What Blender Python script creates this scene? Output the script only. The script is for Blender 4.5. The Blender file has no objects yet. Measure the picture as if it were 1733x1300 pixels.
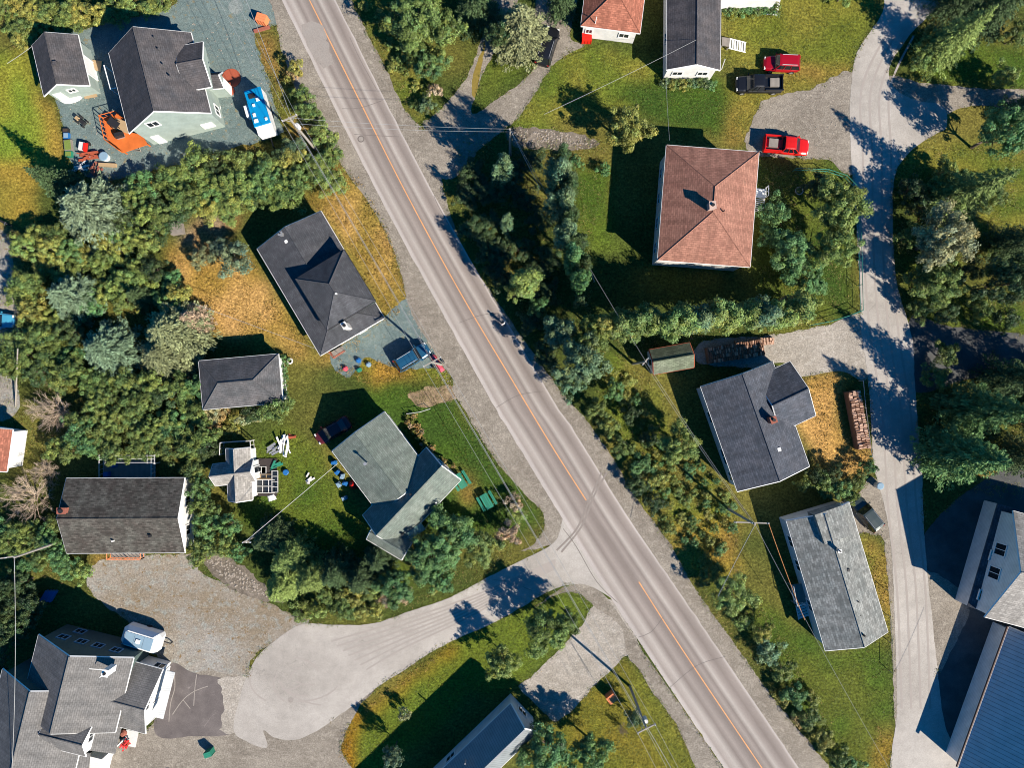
import bpy, math, random
import numpy as np
from mathutils import Vector
from mathutils.noise import noise as pnoise
R = math.radians
random.seed(7); rng = np.random.default_rng(7)
SC = bpy.context.scene; COL = SC.collection
# ---------------------------------------------------------------- camera, sky, sun, exposure
H = 83.0; S = 125.0/1733.0; CX, CY = 866.5, 650.0
cam_d = bpy.data.cameras.new('camera'); cam = bpy.data.objects.new('camera', cam_d); COL.objects.link(cam)
cam.location = (0, 0, H); cam.rotation_euler = (0, 0, 0)
cam_d.sensor_fit = 'HORIZONTAL'; cam_d.sensor_width = 36.0; cam_d.lens = 18.0*H/62.5; cam_d.clip_end = 3000
SC.camera = cam
SUN_EL = 36.0; SX, SY = 0.755, -0.656
world = bpy.data.worlds.new("World"); SC.world = world; world.use_nodes = True
wn = world.node_tree; wn.nodes.clear()
sky = wn.nodes.new('ShaderNodeTexSky'); sky.sky_type = 'NISHITA'; sky.sun_disc = False
sky.sun_elevation = R(SUN_EL); sky.sun_rotation = math.atan2(SX, SY); sky.ozone_density = 6.0; sky.air_density = 1.0; sky.dust_density = 0.3
hs = wn.nodes.new('ShaderNodeMix'); hs.data_type = 'RGBA'; hs.blend_type = 'MULTIPLY'; hs.inputs['Factor'].default_value = 1.0
hs.inputs['B'].default_value = (.04, .95, 1.5, 1)
bg = wn.nodes.new('ShaderNodeBackground'); bg.inputs['Strength'].default_value = 0.047
wo = wn.nodes.new('ShaderNodeOutputWorld')
wn.links.new(sky.outputs[0], hs.inputs['A']); wn.links.new(hs.outputs['Result'], bg.inputs[0]); wn.links.new(bg.outputs[0], wo.inputs[0])
sun_d = bpy.data.lights.new('sun', 'SUN'); sun = bpy.data.objects.new('sun', sun_d); COL.objects.link(sun)
sun_d.energy = 5.0; sun_d.angle = R(0.53); sun_d.color = (1.0, 0.92, 0.80)
sd = Vector((SX*math.cos(R(SUN_EL)), SY*math.cos(R(SUN_EL)), math.sin(R(SUN_EL))))
sun.rotation_euler = sd.to_track_quat('Z', 'Y').to_euler(); sun.location = (60, -50, 60)
SC.view_settings.view_transform = 'Standard'; SC.view_settings.look = 'None'
SC.view_settings.exposure = 0.95; SC.view_settings.gamma = 1.0; SC.view_settings.use_curve_mapping = False
try:
    SC.cycles.pixel_filter_type = 'BLACKMAN_HARRIS'; SC.cycles.filter_width = 1.0
    SC.cycles.max_bounces = 6; SC.cycles.diffuse_bounces = 1; SC.cycles.transparent_max_bounces = 4
except Exception: pass
# ---------------------------------------------------------------- helpers
F = 1.6
def s2l(c): c = c/255.0; return c/12.92 if c <= .04045 else ((c+.055)/1.055)**2.4
def C(r, g, b, k=1.0): return tuple(min(.85, s2l(v)/F*k) for v in (r, g, b))       # a sunlit colour seen from the air -> albedo
def P(px, py, z=0.0):
    k = S*(H-z)/H; return Vector(((px-CX)*k, (CY-py)*k, z))
def G(px, py): return ((px-CX)*S, (CY-py)*S)

def new_mat(name, rough=.85, spec=.3, metal=0):
    m = bpy.data.materials.new(name); m.use_nodes = True
    b = m.node_tree.nodes['Principled BSDF']; b.inputs['Roughness'].default_value = rough
    b.inputs['Specular IOR Level'].default_value = spec; b.inputs['Metallic'].default_value = metal
    return m, m.node_tree, b
def N(nt, t, **kw):
    n = nt.nodes.new(t)
    for k, v in kw.items(): setattr(n, k, v)
    return n
def noise(nt, vec, scale, detail=4, rough=.55, mapping=None):
    if mapping:
        mp = N(nt, 'ShaderNodeMapping'); mp.inputs['Scale'].default_value = mapping
        nt.links.new(vec, mp.inputs['Vector']); vec = mp.outputs[0]
    n = N(nt, 'ShaderNodeTexNoise'); n.inputs['Scale'].default_value = scale
    n.inputs['Detail'].default_value = detail; n.inputs['Roughness'].default_value = rough
    nt.links.new(vec, n.inputs['Vector']); return n.outputs['Fac']
def ramp(nt, fac, stops, interp='LINEAR'):
    r = N(nt, 'ShaderNodeValToRGB'); r.color_ramp.interpolation = interp
    e = r.color_ramp.elements
    while len(e) < len(stops): e.new(.5)
    for el, (p, c) in zip(e, stops):
        el.position = p; el.color = (c[0], c[1], c[2], 1) if not isinstance(c, (int, float)) else (c, c, c, 1)
    nt.links.new(fac, r.inputs['Fac']); return r.outputs['Color']
def mix(nt, a, b, fac=1.0, mode='MIX'):
    m = N(nt, 'ShaderNodeMix', data_type='RGBA', blend_type=mode)
    for sock, v in ((m.inputs['Factor'], fac), (m.inputs['A'], a), (m.inputs['B'], b)):
        if hasattr(v, 'is_linked'): nt.links.new(v, sock)
        elif isinstance(v, tuple): sock.default_value = (v[0], v[1], v[2], 1)
        else: sock.default_value = v
    return m.outputs['Result']
def bump(nt, b, h, strength=.4, dist=.05):
    n = N(nt, 'ShaderNodeBump'); n.inputs['Strength'].default_value = strength; n.inputs['Distance'].default_value = dist
    nt.links.new(h, n.inputs['Height']); nt.links.new(n.outputs[0], b.inputs['Normal'])
def objv(nt): return N(nt, 'ShaderNodeTexCoord').outputs['Object']
def uvv(nt): return N(nt, 'ShaderNodeTexCoord').outputs['UV']

def plain(name, c, rough=.6, var=.18, scale=3.0, metal=0, spec=.3):
    m, nt, b = new_mat(name, rough, spec, metal); v = objv(nt)
    f = noise(nt, v, scale, 5)
    col = mix(nt, tuple(x*(1-var) for x in c), tuple(min(1, x*(1+var)) for x in c), f)
    nt.links.new(col, b.inputs['Base Color']); return m
def earth(name, c1, c2, c3, big=.25, fine=5.0, bs=.5, spots=None):
    m, nt, b = new_mat(name, .95, .1); v = objv(nt)
    n1 = noise(nt, v, big, 6, .65); n2 = noise(nt, v, fine, 5, .7); n3 = noise(nt, v, fine*.22, 4, .6)
    col = mix(nt, c1, c2, ramp(nt, n1, [(.38, 0.), (.62, 1.)]))
    col = mix(nt, col, c3, ramp(nt, n3, [(.5, 0.), (.72, .8)]))
    col = mix(nt, col, ramp(nt, n2, [(.25, .5), (.5, .95), (.75, 1.5)]), 1.0, 'MULTIPLY')
    n5 = noise(nt, v, 2.2, 4, .7); n6 = noise(nt, v, .5, 5, .6, (1.0, 2.6, 1))
    col = mix(nt, col, ramp(nt, n5, [(.3, .84), (.7, 1.14)]), 1.0, 'MULTIPLY'); col = mix(nt, col, ramp(nt, n6, [(.35, .93), (.65, 1.06)]), 1.0, 'MULTIPLY')
    if spots:
        n4 = noise(nt, v, 1.3, 3, .7); col = mix(nt, col, spots, ramp(nt, n4, [(.6, 0.), (.68, .85)]))
    nt.links.new(col, b.inputs['Base Color']); bump(nt, b, n2, bs, .06); return m
def shingle(name, c, c2=None, row=.22, var=.2, rough=.9, patch=.5):
    m, nt, b = new_mat(name, rough, .15); v = uvv(nt); c2 = c2 or tuple(x*1.25 for x in c)
    br = N(nt, 'ShaderNodeTexBrick'); br.inputs['Scale'].default_value = 1.0
    br.inputs['Brick Width'].default_value = row*2.0; br.inputs['Row Height'].default_value = row
    br.inputs['Mortar Size'].default_value = .03; br.inputs['Mortar Smooth'].default_value = .4; br.offset_frequency = 2
    br.inputs['Color1'].default_value = (1-var, 1-var, 1-var, 1); br.inputs['Color2'].default_value = (1+var*.6, 1+var*.6, 1+var*.6, 1)
    br.inputs['Mortar'].default_value = (.62, .62, .62, 1); nt.links.new(v, br.inputs['Vector'])
    n1 = noise(nt, v, patch, 5, .65); n2 = noise(nt, v, 3.0, 4, .7, (.6, 2.2, 1)); n3 = noise(nt, v, .45, 5, .6, (3.0, .4, 1))
    col = mix(nt, c, c2, ramp(nt, n1, [(.35, 0.), (.65, 1.)]))
    col = mix(nt, col, br.outputs['Color'], .85, 'MULTIPLY')
    col = mix(nt, col, ramp(nt, n2, [(.3, .75), (.7, 1.2)]), .9, 'MULTIPLY')
    col = mix(nt, col, ramp(nt, n3, [(.32, .72), (.68, 1.18)]), .85, 'MULTIPLY'); n7 = noise(nt, v, .9, 6, .75); col = mix(nt, col, (.16, .15, .11), ramp(nt, n7, [(.62, 0.), (.74, .45)]))
    nt.links.new(col, b.inputs['Base Color']); bump(nt, b, br.outputs['Fac'], -.4, .02); return m
def striped(name, c, dark, pitch=.25, axis=0, rough=.5, metal=0, w=.5):
    m, nt, b = new_mat(name, rough, .3, metal); v = uvv(nt)
    sp = N(nt, 'ShaderNodeSeparateXYZ'); nt.links.new(v, sp.inputs[0])
    mm = N(nt, 'ShaderNodeMath', operation='MULTIPLY'); mm.inputs[1].default_value = 1/pitch; nt.links.new(sp.outputs[axis], mm.inputs[0])
    fr = N(nt, 'ShaderNodeMath', operation='FRACT'); nt.links.new(mm.outputs[0], fr.inputs[0])
    col = mix(nt, c, ramp(nt, fr.outputs[0], [(0., dark), (.12, 1.), (.85, 1.), (1., dark)]), 1.0, 'MULTIPLY')
    n1 = noise(nt, v, .8, 5, .65); col = mix(nt, col, ramp(nt, n1, [(.3, .8), (.7, 1.15)]), .8, 'MULTIPLY')
    nt.links.new(col, b.inputs['Base Color']); bump(nt, b, fr.outputs[0], .3, .02); return m
def leafmat(name, rough=.6, trans=.25):
    m, nt, b = new_mat(name, rough, .25)
    oi = N(nt, 'ShaderNodeObjectInfo'); at = N(nt, 'ShaderNodeAttribute', attribute_name='var')
    col = mix(nt, oi.outputs['Color'], at.outputs['Color'], 1.0, 'MULTIPLY')
    nt.links.new(col, b.inputs['Base Color'])
    tr = N(nt, 'ShaderNodeBsdfTranslucent'); nt.links.new(col, tr.inputs['Color'])
    ms = N(nt, 'ShaderNodeMixShader'); ms.inputs[0].default_value = trans
    out = nt.nodes['Material Output']; nt.links.new(b.outputs[0], ms.inputs[1]); nt.links.new(tr.outputs[0], ms.inputs[2]); nt.links.new(ms.outputs[0], out.inputs[0])
    return m
M = {}
M['leaf'] = leafmat('foliage', .5, .25); M['needle'] = leafmat('needles', .7, .12)
M['bark'] = plain('bark', (.12, .09, .065), .95, .4, 8); M['deadwood'] = plain('dry_twigs', C(178, 158, 136, 1.5), .95, .3, 8)
M['gravel_teal'] = earth('blue_grey_gravel', C(132, 148, 144), C(116, 134, 132), C(150, 160, 152), .12, 7, .4, C(150, 140, 110))
M['gravel'] = earth('brown_grey_gravel', C(170, 160, 146), C(150, 140, 127), C(188, 178, 163), .2, 6, .6)
M['gravel_light'] = earth('pale_gravel', C(196, 186, 173), C(176, 167, 154), C(208, 200, 188), .2, 6, .5)
M['gravel_lot'] = earth('weedy_gravel', C(180, 174, 165), C(158, 143, 122), C(166, 172, 166), .09, 5, .6, C(140, 112, 70))
M['dirt'] = earth('dirt', C(170, 145, 115), C(150, 128, 100), C(190, 165, 130), .4, 5, .6)
M['rubble'] = earth('rubble_ground', C(150, 138, 124), C(120, 110, 98), C(170, 158, 145), .5, 4, 1.0)
def pave(name, c1, c2, cracks=.6, big=.12):
    m, nt, b = new_mat(name, .9, .15); v = objv(nt)
    n1 = noise(nt, v, big, 6, .6); n2 = noise(nt, v, 9, 4, .7); n3 = noise(nt, v, .8, 5, .7)
    col = mix(nt, c1, c2, ramp(nt, n1, [(.35, 0.), (.65, 1.)]))
    col = mix(nt, col, ramp(nt, n2, [(.3, .8), (.7, 1.14)]), .9, 'MULTIPLY'); col = mix(nt, col, ramp(nt, n3, [(.3, .86), (.7, 1.1)]), .9, 'MULTIPLY')
    vo = N(nt, 'ShaderNodeTexVoronoi', feature='DISTANCE_TO_EDGE'); vo.inputs['Scale'].default_value = .16
    dis = N(nt, 'ShaderNodeMix', data_type='VECTOR'); nn = N(nt, 'ShaderNodeTexNoise'); nn.inputs['Scale'].default_value = .5
    nt.links.new(v, nn.inputs['Vector']); dis.inputs[0].default_value = .12
    va = N(nt, 'ShaderNodeVectorMath', operation='MULTIPLY_ADD'); va.inputs[1].default_value = (3, 3, 3)
    nt.links.new(nn.outputs['Color'], va.inputs[0]); nt.links.new(v, va.inputs[2]); nt.links.new(va.outputs[0], vo.inputs['Vector'])
    cr = ramp(nt, vo.outputs['Distance'], [(0., cracks), (.006, 1.)])
    msk = ramp(nt, n1, [(.5, 0.), (.6, 1.)])
    col2 = mix(nt, col, cr, msk, 'MULTIPLY')
    nt.links.new(col2, b.inputs['Base Color']); bump(nt, b, n2, .2, .02); return m
M['concrete'] = pave('pale_asphalt', C(210, 202, 192), C(184, 176, 166), .78, .09)
M['asphalt_dark'] = pave('dark_asphalt', C(112, 104, 102), C(135, 126, 122), 1.6, .3)
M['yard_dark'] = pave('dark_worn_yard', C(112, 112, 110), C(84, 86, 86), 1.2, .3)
def road_mat():
    m, nt, b = new_mat('main_road_asphalt', .9, .15); uv = uvv(nt); v = objv(nt)
    sp = N(nt, 'ShaderNodeSeparateXYZ'); nt.links.new(uv, sp.inputs[0])
    wob = noise(nt, uv, .06, 2, .5, (1, 1, 1))
    ad = N(nt, 'ShaderNodeMath', operation='MULTIPLY_ADD'); ad.inputs[1].default_value = .03; nt.links.new(wob, ad.inputs[0]); nt.links.new(sp.outputs[0], ad.inputs[2])
    a = C(206, 196, 188); q = C(176, 164, 155); d = C(152, 140, 132); l = C(200, 190, 180)
    col = ramp(nt, ad.outputs[0], [(.0, a), (.06, a), (.10, q), (.20, l), (.30, d), (.37, q), (.47, d), (.53, d), (.60, q), (.66, d), (.72, l), (.78, q), (.86, d), (.97, q), (1., a)])
    n1 = noise(nt, uv, .5, 5, .6, (6, .12, 1)); n2 = noise(nt, v, 9, 4, .7); n3 = noise(nt, v, .15, 4, .6)
    col = mix(nt, col, ramp(nt, n1, [(.3, .9), (.7, 1.08)]), .9, 'MULTIPLY')
    col = mix(nt, col, ramp(nt, n2, [(.3, .88), (.7, 1.1)]), .9, 'MULTIPLY'); col = mix(nt, col, ramp(nt, n3, [(.3, .93), (.7, 1.06)]), .9, 'MULTIPLY')
    nt.links.new(col, b.inputs['Base Color']); bump(nt, b, n2, .2, .02); return m
M['road'] = road_mat()
M['paint_orange'] = plain('worn_orange_road_paint', C(250, 178, 120), .8, .25, 1.5)
M['seal_and_shadow'] = plain('bitumen_and_wire_shadow', C(128, 118, 112), .8, .15)
M['patch'] = pave('road_patch', C(184, 175, 166), C(170, 160, 151), .8, .8)
M['skid'] = plain('skid_rubber', C(160, 149, 140), .9, .12, 1.5); M['skid2'] = plain('light_skid_rubber', C(184, 174, 165), .9, .1, 1.5)
M['white'] = plain('white_paint', (.72, .71, .68), .5, .06); M['offwhite'] = plain('aged_white', (.55, .53, .5), .7, .15)
M['glass'] = plain('window_glass', (.015, .02, .025), .12, .1, 1, 0, .6); M['cglass'] = plain('car_glass', (.008, .012, .018), .08, .1, 1, 0, .7)
M['rubber'] = plain('tyre_rubber', (.015, .015, .016), .9); M['steel'] = plain('dull_steel', (.4, .4, .4), .45, .2, 6, .6)
M['lamp'] = plain('lamp_glass', (.6, .6, .58), .2, .05); M['redlamp'] = plain('tail_lamp', (.35, .02, .015), .3, .05)
M['pole'] = plain('weathered_pole_wood', C(170, 162, 150, 1.1), .9, .2, 5); M['wire'] = plain('wire', (.30, .30, .29), .5, .1)
M['wire_or'] = plain('orange_cable', C(215, 150, 90), .6, .1); M['ceramic'] = plain('insulator', (.6, .62, .62), .3, .1)
M['brick'] = plain('brick_red', C(165, 100, 82, 1.1), .9, .3, 4); M['brickw'] = plain('pale_chimney', C(205, 175, 160, 1.2), .9, .2, 6)
M['deck_or'] = striped('orange_stained_deck', C(232, 120, 52, 1.15), .55, .14, 0, .8); M['deck_gr'] = striped('grey_weathered_deck', C(165, 155, 145), .5, .15, 0, .9)
M['terra'] = plain('terracotta', C(190, 96, 68), .9, .2, 5); M['red'] = plain('red_paint', C(228, 40, 30, 1.2), .4, .1)
M['orange'] = plain('orange_box_paint', C(238, 140, 90, 1.2), .7, .15); M['green'] = plain('green_paint', C(45, 130, 105, 1.3), .6, .15, 5)
M['blue'] = plain('blue_plastic', C(40, 110, 175, 1.2), .5, .1); M['black'] = plain('black_plastic', (.02, .02, .022), .5, .1)
M['rvblue'] = plain('blue_trailer_roof', C(0, 140, 196, 1.15), .5, .18, 1.2); M['tan'] = plain('tan_board', C(200, 170, 130), .8, .15)
M['pink'] = plain('pink_cloth', C(225, 90, 110, 1.1), .8, .1); M['flower'] = plain('red_flowers', C(225, 60, 60, 1.3), .8, .3, 20)
M['log'] = plain('split_firewood', C(206, 168, 144, 1.1), .9, .3, 3); M['logd'] = plain('bark_firewood', C(150, 112, 90), .9, .35, 3)
M['stone'] = plain('grey_stone', C(178, 166, 152), .9, .25, 3); M['fence_g'] = plain('green_fence_paint', C(60, 150, 130), .6, .1)
M['fence_y'] = plain('pale_fence_rail', C(210, 200, 160), .7, .15); M['brown'] = plain('brown_gutter', C(96, 62, 52), .6, .15)
M['tealroof'] = plain('translucent_green_panel', C(120, 160, 140), .3, .2); M['skin'] = plain('skin', (.45, .27, .19), .6, .05)
M['dark_cloth'] = plain('dark_trousers', (.03, .03, .04), .9)
def siding(name, c): return striped(name, c, .75, .22, 1, .7)
M['sage'] = siding('sage_green_siding', C(174, 188, 178, 1.1)); M['wsid'] = siding('white_siding', (.68, .67, .64)); M['bsid'] = siding('pale_siding', (.55, .56, .55))
M['dsid'] = siding('dark_green_siding', (.07, .1, .09)); M['gsid'] = siding('grey_siding', (.4, .4, .38))

class MB:
    def __init__(s): s.v = []; s.f = []; s.m = []
    def poly(s, pts, mi=0):
        n = len(s.v); s.v += [tuple(p) for p in pts]; s.f.append(tuple(range(n, n+len(pts)))); s.m.append(mi); return s
    def hexa(s, b, t, mi=0):          # b, t: lower and upper rings, counter-clockwise seen from above
        n = len(s.v); k = len(b); s.v += [tuple(p) for p in b] + [tuple(p) for p in t]
        s.f.append(tuple(range(n+k-1, n-1, -1))); s.f.append(tuple(range(n+k, n+2*k)))
        for i in range(k): j = (i+1) % k; s.f.append((n+i, n+j, n+k+j, n+k+i))
        s.m += [mi]*(k+2); return s
    def box(s, x, y, z, lx, ly, lz, a=0, mi=0, taper=1.0):   # centre of base
        c, q = math.cos(a), math.sin(a); b = []; t = []
        for (dx, dy) in ((-1, -1), (1, -1), (1, 1), (-1, 1)):
            u, v = dx*lx/2, dy*ly/2; b.append((x+u*c-v*q, y+u*q+v*c, z)); u *= taper; v *= taper; t.append((x+u*c-v*q, y+u*q+v*c, z+lz))
        return s.hexa(b, t, mi)
    def cyl(s, x, y, z, r, h, n=12, r2=None, mi=0):
        r2 = r if r2 is None else r2
        return s.hexa([(x+r*math.cos(2*math.pi*i/n), y+r*math.sin(2*math.pi*i/n), z) for i in range(n)], [(x+r2*math.cos(2*math.pi*i/n), y+r2*math.sin(2*math.pi*i/n), z+h) for i in range(n)], mi)
    def tube(s, pts, r, n=5, r2=None, mi=0):
        pts = [Vector(p) for p in pts]; rings = []
        for i, p in enumerate(pts):
            d = (pts[min(i+1, len(pts)-1)]-pts[max(i-1, 0)]); d = d.normalized() if d.length > 1e-6 else Vector((0, 0, 1))
            a = d.cross(Vector((0, 0, 1))); a = a.normalized() if a.length > .05 else Vector((1, 0, 0)); b = d.cross(a)
            rr = r if r2 is None else r+(r2-r)*i/(len(pts)-1)
            rings.append([p+a*rr*math.cos(2*math.pi*k/n)+b*rr*math.sin(2*math.pi*k/n) for k in range(n)])
        n0 = len(s.v)
        for rg in rings: s.v += [tuple(p) for p in rg]
        for i in range(len(rings)-1):
            for k in range(n):
                j = (k+1) % n; a0 = n0+i*n; s.f.append((a0+k, a0+j, a0+n+j, a0+n+k)); s.m.append(mi)
        s.f.append(tuple(n0+k for k in range(n-1, -1, -1))); s.f.append(tuple(n0+(len(rings)-1)*n+k for k in range(n))); s.m += [mi, mi]
        return s
    def loft(s, rings, mi=0):
        n = len(rings[0]); n0 = len(s.v)
        for rg in rings: s.v += [tuple(p) for p in rg]
        for i in range(len(rings)-1):
            for k in range(n):
                j = (k+1) % n; a0 = n0+i*n; s.f.append((a0+k, a0+j, a0+n+j, a0+n+k)); s.m.append(mi)
        s.f.append(tuple(n0+k for k in range(n-1, -1, -1))); s.f.append(tuple(n0+(len(rings)-1)*n+k for k in range(n))); s.m += [mi, mi]; return s
    def build(s, name, mats, parent=None, uv=True, smooth=False, org=None):
        org = org if org is not None else (tuple(parent['_o']) if parent is not None and '_o' in parent else (0, 0, 0))
        me = bpy.data.meshes.new(name); me.from_pydata([(a-org[0], b-org[1], c-org[2]) for a, b, c in s.v], [], s.f)
        mats = mats if isinstance(mats, (list, tuple)) else [mats]
        for m in mats: me.materials.append(M[m] if isinstance(m, str) else m)
        if len(mats) > 1: me.polygons.foreach_set('material_index', s.m)
        if uv: auto_uv(me)
        if smooth: me.polygons.foreach_set('use_smooth', [True]*len(me.polygons))
        me.update(); o = bpy.data.objects.new(name, me); COL.objects.link(o)
        if parent is not None: o.parent = parent
        else: o.location = org
        return o
def auto_uv(me):
    lay = me.uv_layers.new(name='UVMap'); co = me.vertices
    for p in me.polygons:
        n = p.normal
        if abs(n.z) > .985 or n.length < .1: u, v = Vector((1, 0, 0)), Vector((0, 1, 0))
        else: u = Vector((-n.y, n.x, 0)).normalized(); v = n.cross(u)
        for li in p.loop_indices: q = co[me.loops[li].vertex_index].co; lay.data[li].uv = (q.dot(u), q.dot(v))
def empty(name, loc, rz=0):
    o = bpy.data.objects.new(name, None); COL.objects.link(o); o.location = loc; o.rotation_euler = (0, 0, rz); o.empty_display_size = .3; return o
def thing(name, label, cat, loc, group=None, org=True, rz=0):
    o = empty(name, loc, rz); tag(o, label, cat, group)
    if org: o['_o'] = tuple(loc)
    return o
def tag(o, label=None, cat=None, group=None, kind=None):
    if label: o['label'] = label
    if cat: o['category'] = cat
    if group: o['group'] = group
    if kind: o['kind'] = kind
    return o
def copy_tree(o, parent=None):
    c = o.copy(); COL.objects.link(c); c.parent = parent
    for ch in list(o.children): copy_tree(ch, c)
    return c
# polygons on the ground
def smooth_poly(pts, step=.5, closed=True, straight=False):
    out = []; n = len(pts)
    rngi = range(n if closed else n-1)
    for i in rngi:
        p0, p1, p2, p3 = (pts[(i-1) % n], pts[i], pts[(i+1) % n], pts[(i+2) % n]) if closed else (pts[max(i-1, 0)], pts[i], pts[i+1], pts[min(i+2, n-1)])
        L = math.dist(p1, p2); k = max(1, int(L/step))
        for j in range(k):
            t = j/k
            if straight: out.append((p1[0]+(p2[0]-p1[0])*t, p1[1]+(p2[1]-p1[1])*t)); continue
            out.append(tuple(.5*((2*p1[a])+(-p0[a]+p2[a])*t+(2*p0[a]-5*p1[a]+4*p2[a]-p3[a])*t*t+(-p0[a]+3*p1[a]-3*p2[a]+p3[a])*t**3) for a in (0, 1)))
    if not closed: out.append(pts[-1])
    return out
OUT = []
def flat(name, px, z, mat, jit=.15, step=.35, straight=False, label=None, kind='structure'):
    pts = smooth_poly([G(*p) for p in px], step, True, straight); q = []
    for (x, y) in pts:
        if jit:
            d = Vector((pnoise(Vector((x*.9, y*.9, 3.1)))+.6*pnoise(Vector((x*2.7, y*2.7, 8.))), pnoise(Vector((x*.9, y*.9, 17.)))+.6*pnoise(Vector((x*2.7, y*2.7, 23.)))))*jit*1.6; x += d.x; y += d.y
        q.append(Vector((x, y, z)))
    OUT.append([(p.x, p.y) for p in q])
    from mathutils.geometry import tessellate_polygon
    tri = tessellate_polygon([q]); f = []
    for a, b, c in tri:
        cr = (q[b]-q[a]).cross(q[c]-q[a]).z
        f.append((a, b, c) if cr > 0 else (a, c, b))
    me = bpy.data.meshes.new(name); me.from_pydata([tuple(v) for v in q], [], f); me.materials.append(M[mat] if isinstance(mat, str) else mat); me.update()
    o = bpy.data.objects.new(name, me); COL.objects.link(o); tag(o, kind=kind)
    if label: o['label'] = label
    return o
def inside(px, poly):
    """vectorised point in polygon: px (n,2) array"""
    x, y = px[:, 0], px[:, 1]; r = np.zeros(len(px), bool); n = len(poly)
    for i in range(n):
        x1, y1 = poly[i]; x2, y2 = poly[(i+1) % n]
        c = ((y1 > y) != (y2 > y)); xi = (x2-x1)*(y-y1)/((y2-y1) if y2 != y1 else 1e-9)+x1; r ^= c & (x < xi)
    return r
# ---------------------------------------------------------------- ground with its grasses
gx = np.concatenate([[-900, -300, -120], np.arange(-76, 76.01, .3), [120, 300, 900]]); gy = np.concatenate([[-900, -300, -110], np.arange(-60, 60.01, .3), [110, 300, 900]])
XX, YY = np.meshgrid(gx, gy); nx, ny = len(gx), len(gy)
PX = XX/S+CX; PY = CY-YY/S
def fbm(x, y, sc, oct=4, seed=0):
    """value noise on a lattice, vectorised"""
    r = np.random.default_rng(seed); T = r.random((256, 256)); out = np.zeros_like(x); amp = 1; tot = 0
    for o in range(oct):
        u = x*sc*2**o+o*37.3; v = y*sc*2**o+o*11.7; i = np.floor(u).astype(int); j = np.floor(v).astype(int); fu = u-i; fv = v-j
        fu = fu*fu*(3-2*fu); fv = fv*fv*(3-2*fv); i %= 256; j %= 256; i2 = (i+1) % 256; j2 = (j+1) % 256
        out += amp*(T[i, j]*(1-fu)*(1-fv)+T[i2, j]*fu*(1-fv)+T[i, j2]*(1-fu)*fv+T[i2, j2]*fu*fv); tot += amp; amp *= .55
    return out/tot
jx = (fbm(XX, YY, .35, 4, 1)-.5)*34; jy = (fbm(XX, YY, .35, 4, 2)-.5)*34
PT = np.stack([(PX+jx).ravel(), (PY+jy).ravel()], 1)
n_a = fbm(XX, YY, .12, 4, 3).ravel(); n_b = fbm(XX, YY, .5, 4, 4).ravel()
def gcol(c1, c2, t): t = np.clip(t, 0, 1)[:, None]; return np.array(c1)*(1-t)+np.array(c2)*t
SCR1, SCR2 = C(80, 92, 42), C(126, 118, 56)
LG1, LG2 = C(78, 104, 36), C(112, 122, 44); OG1, OG2 = C(200, 158, 92), C(158, 134, 62); YG1, YG2 = C(106, 124, 44), C(140, 134, 56)
DG1, DG2 = C(66, 92, 36), C(104, 112, 44); BR1, BR2 = C(162, 122, 66), C(120, 96, 50); DK1, DK2 = C(30, 34, 22), C(52, 54, 30)
col = gcol(SCR1, SCR2, (n_a-.42)*4)
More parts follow.
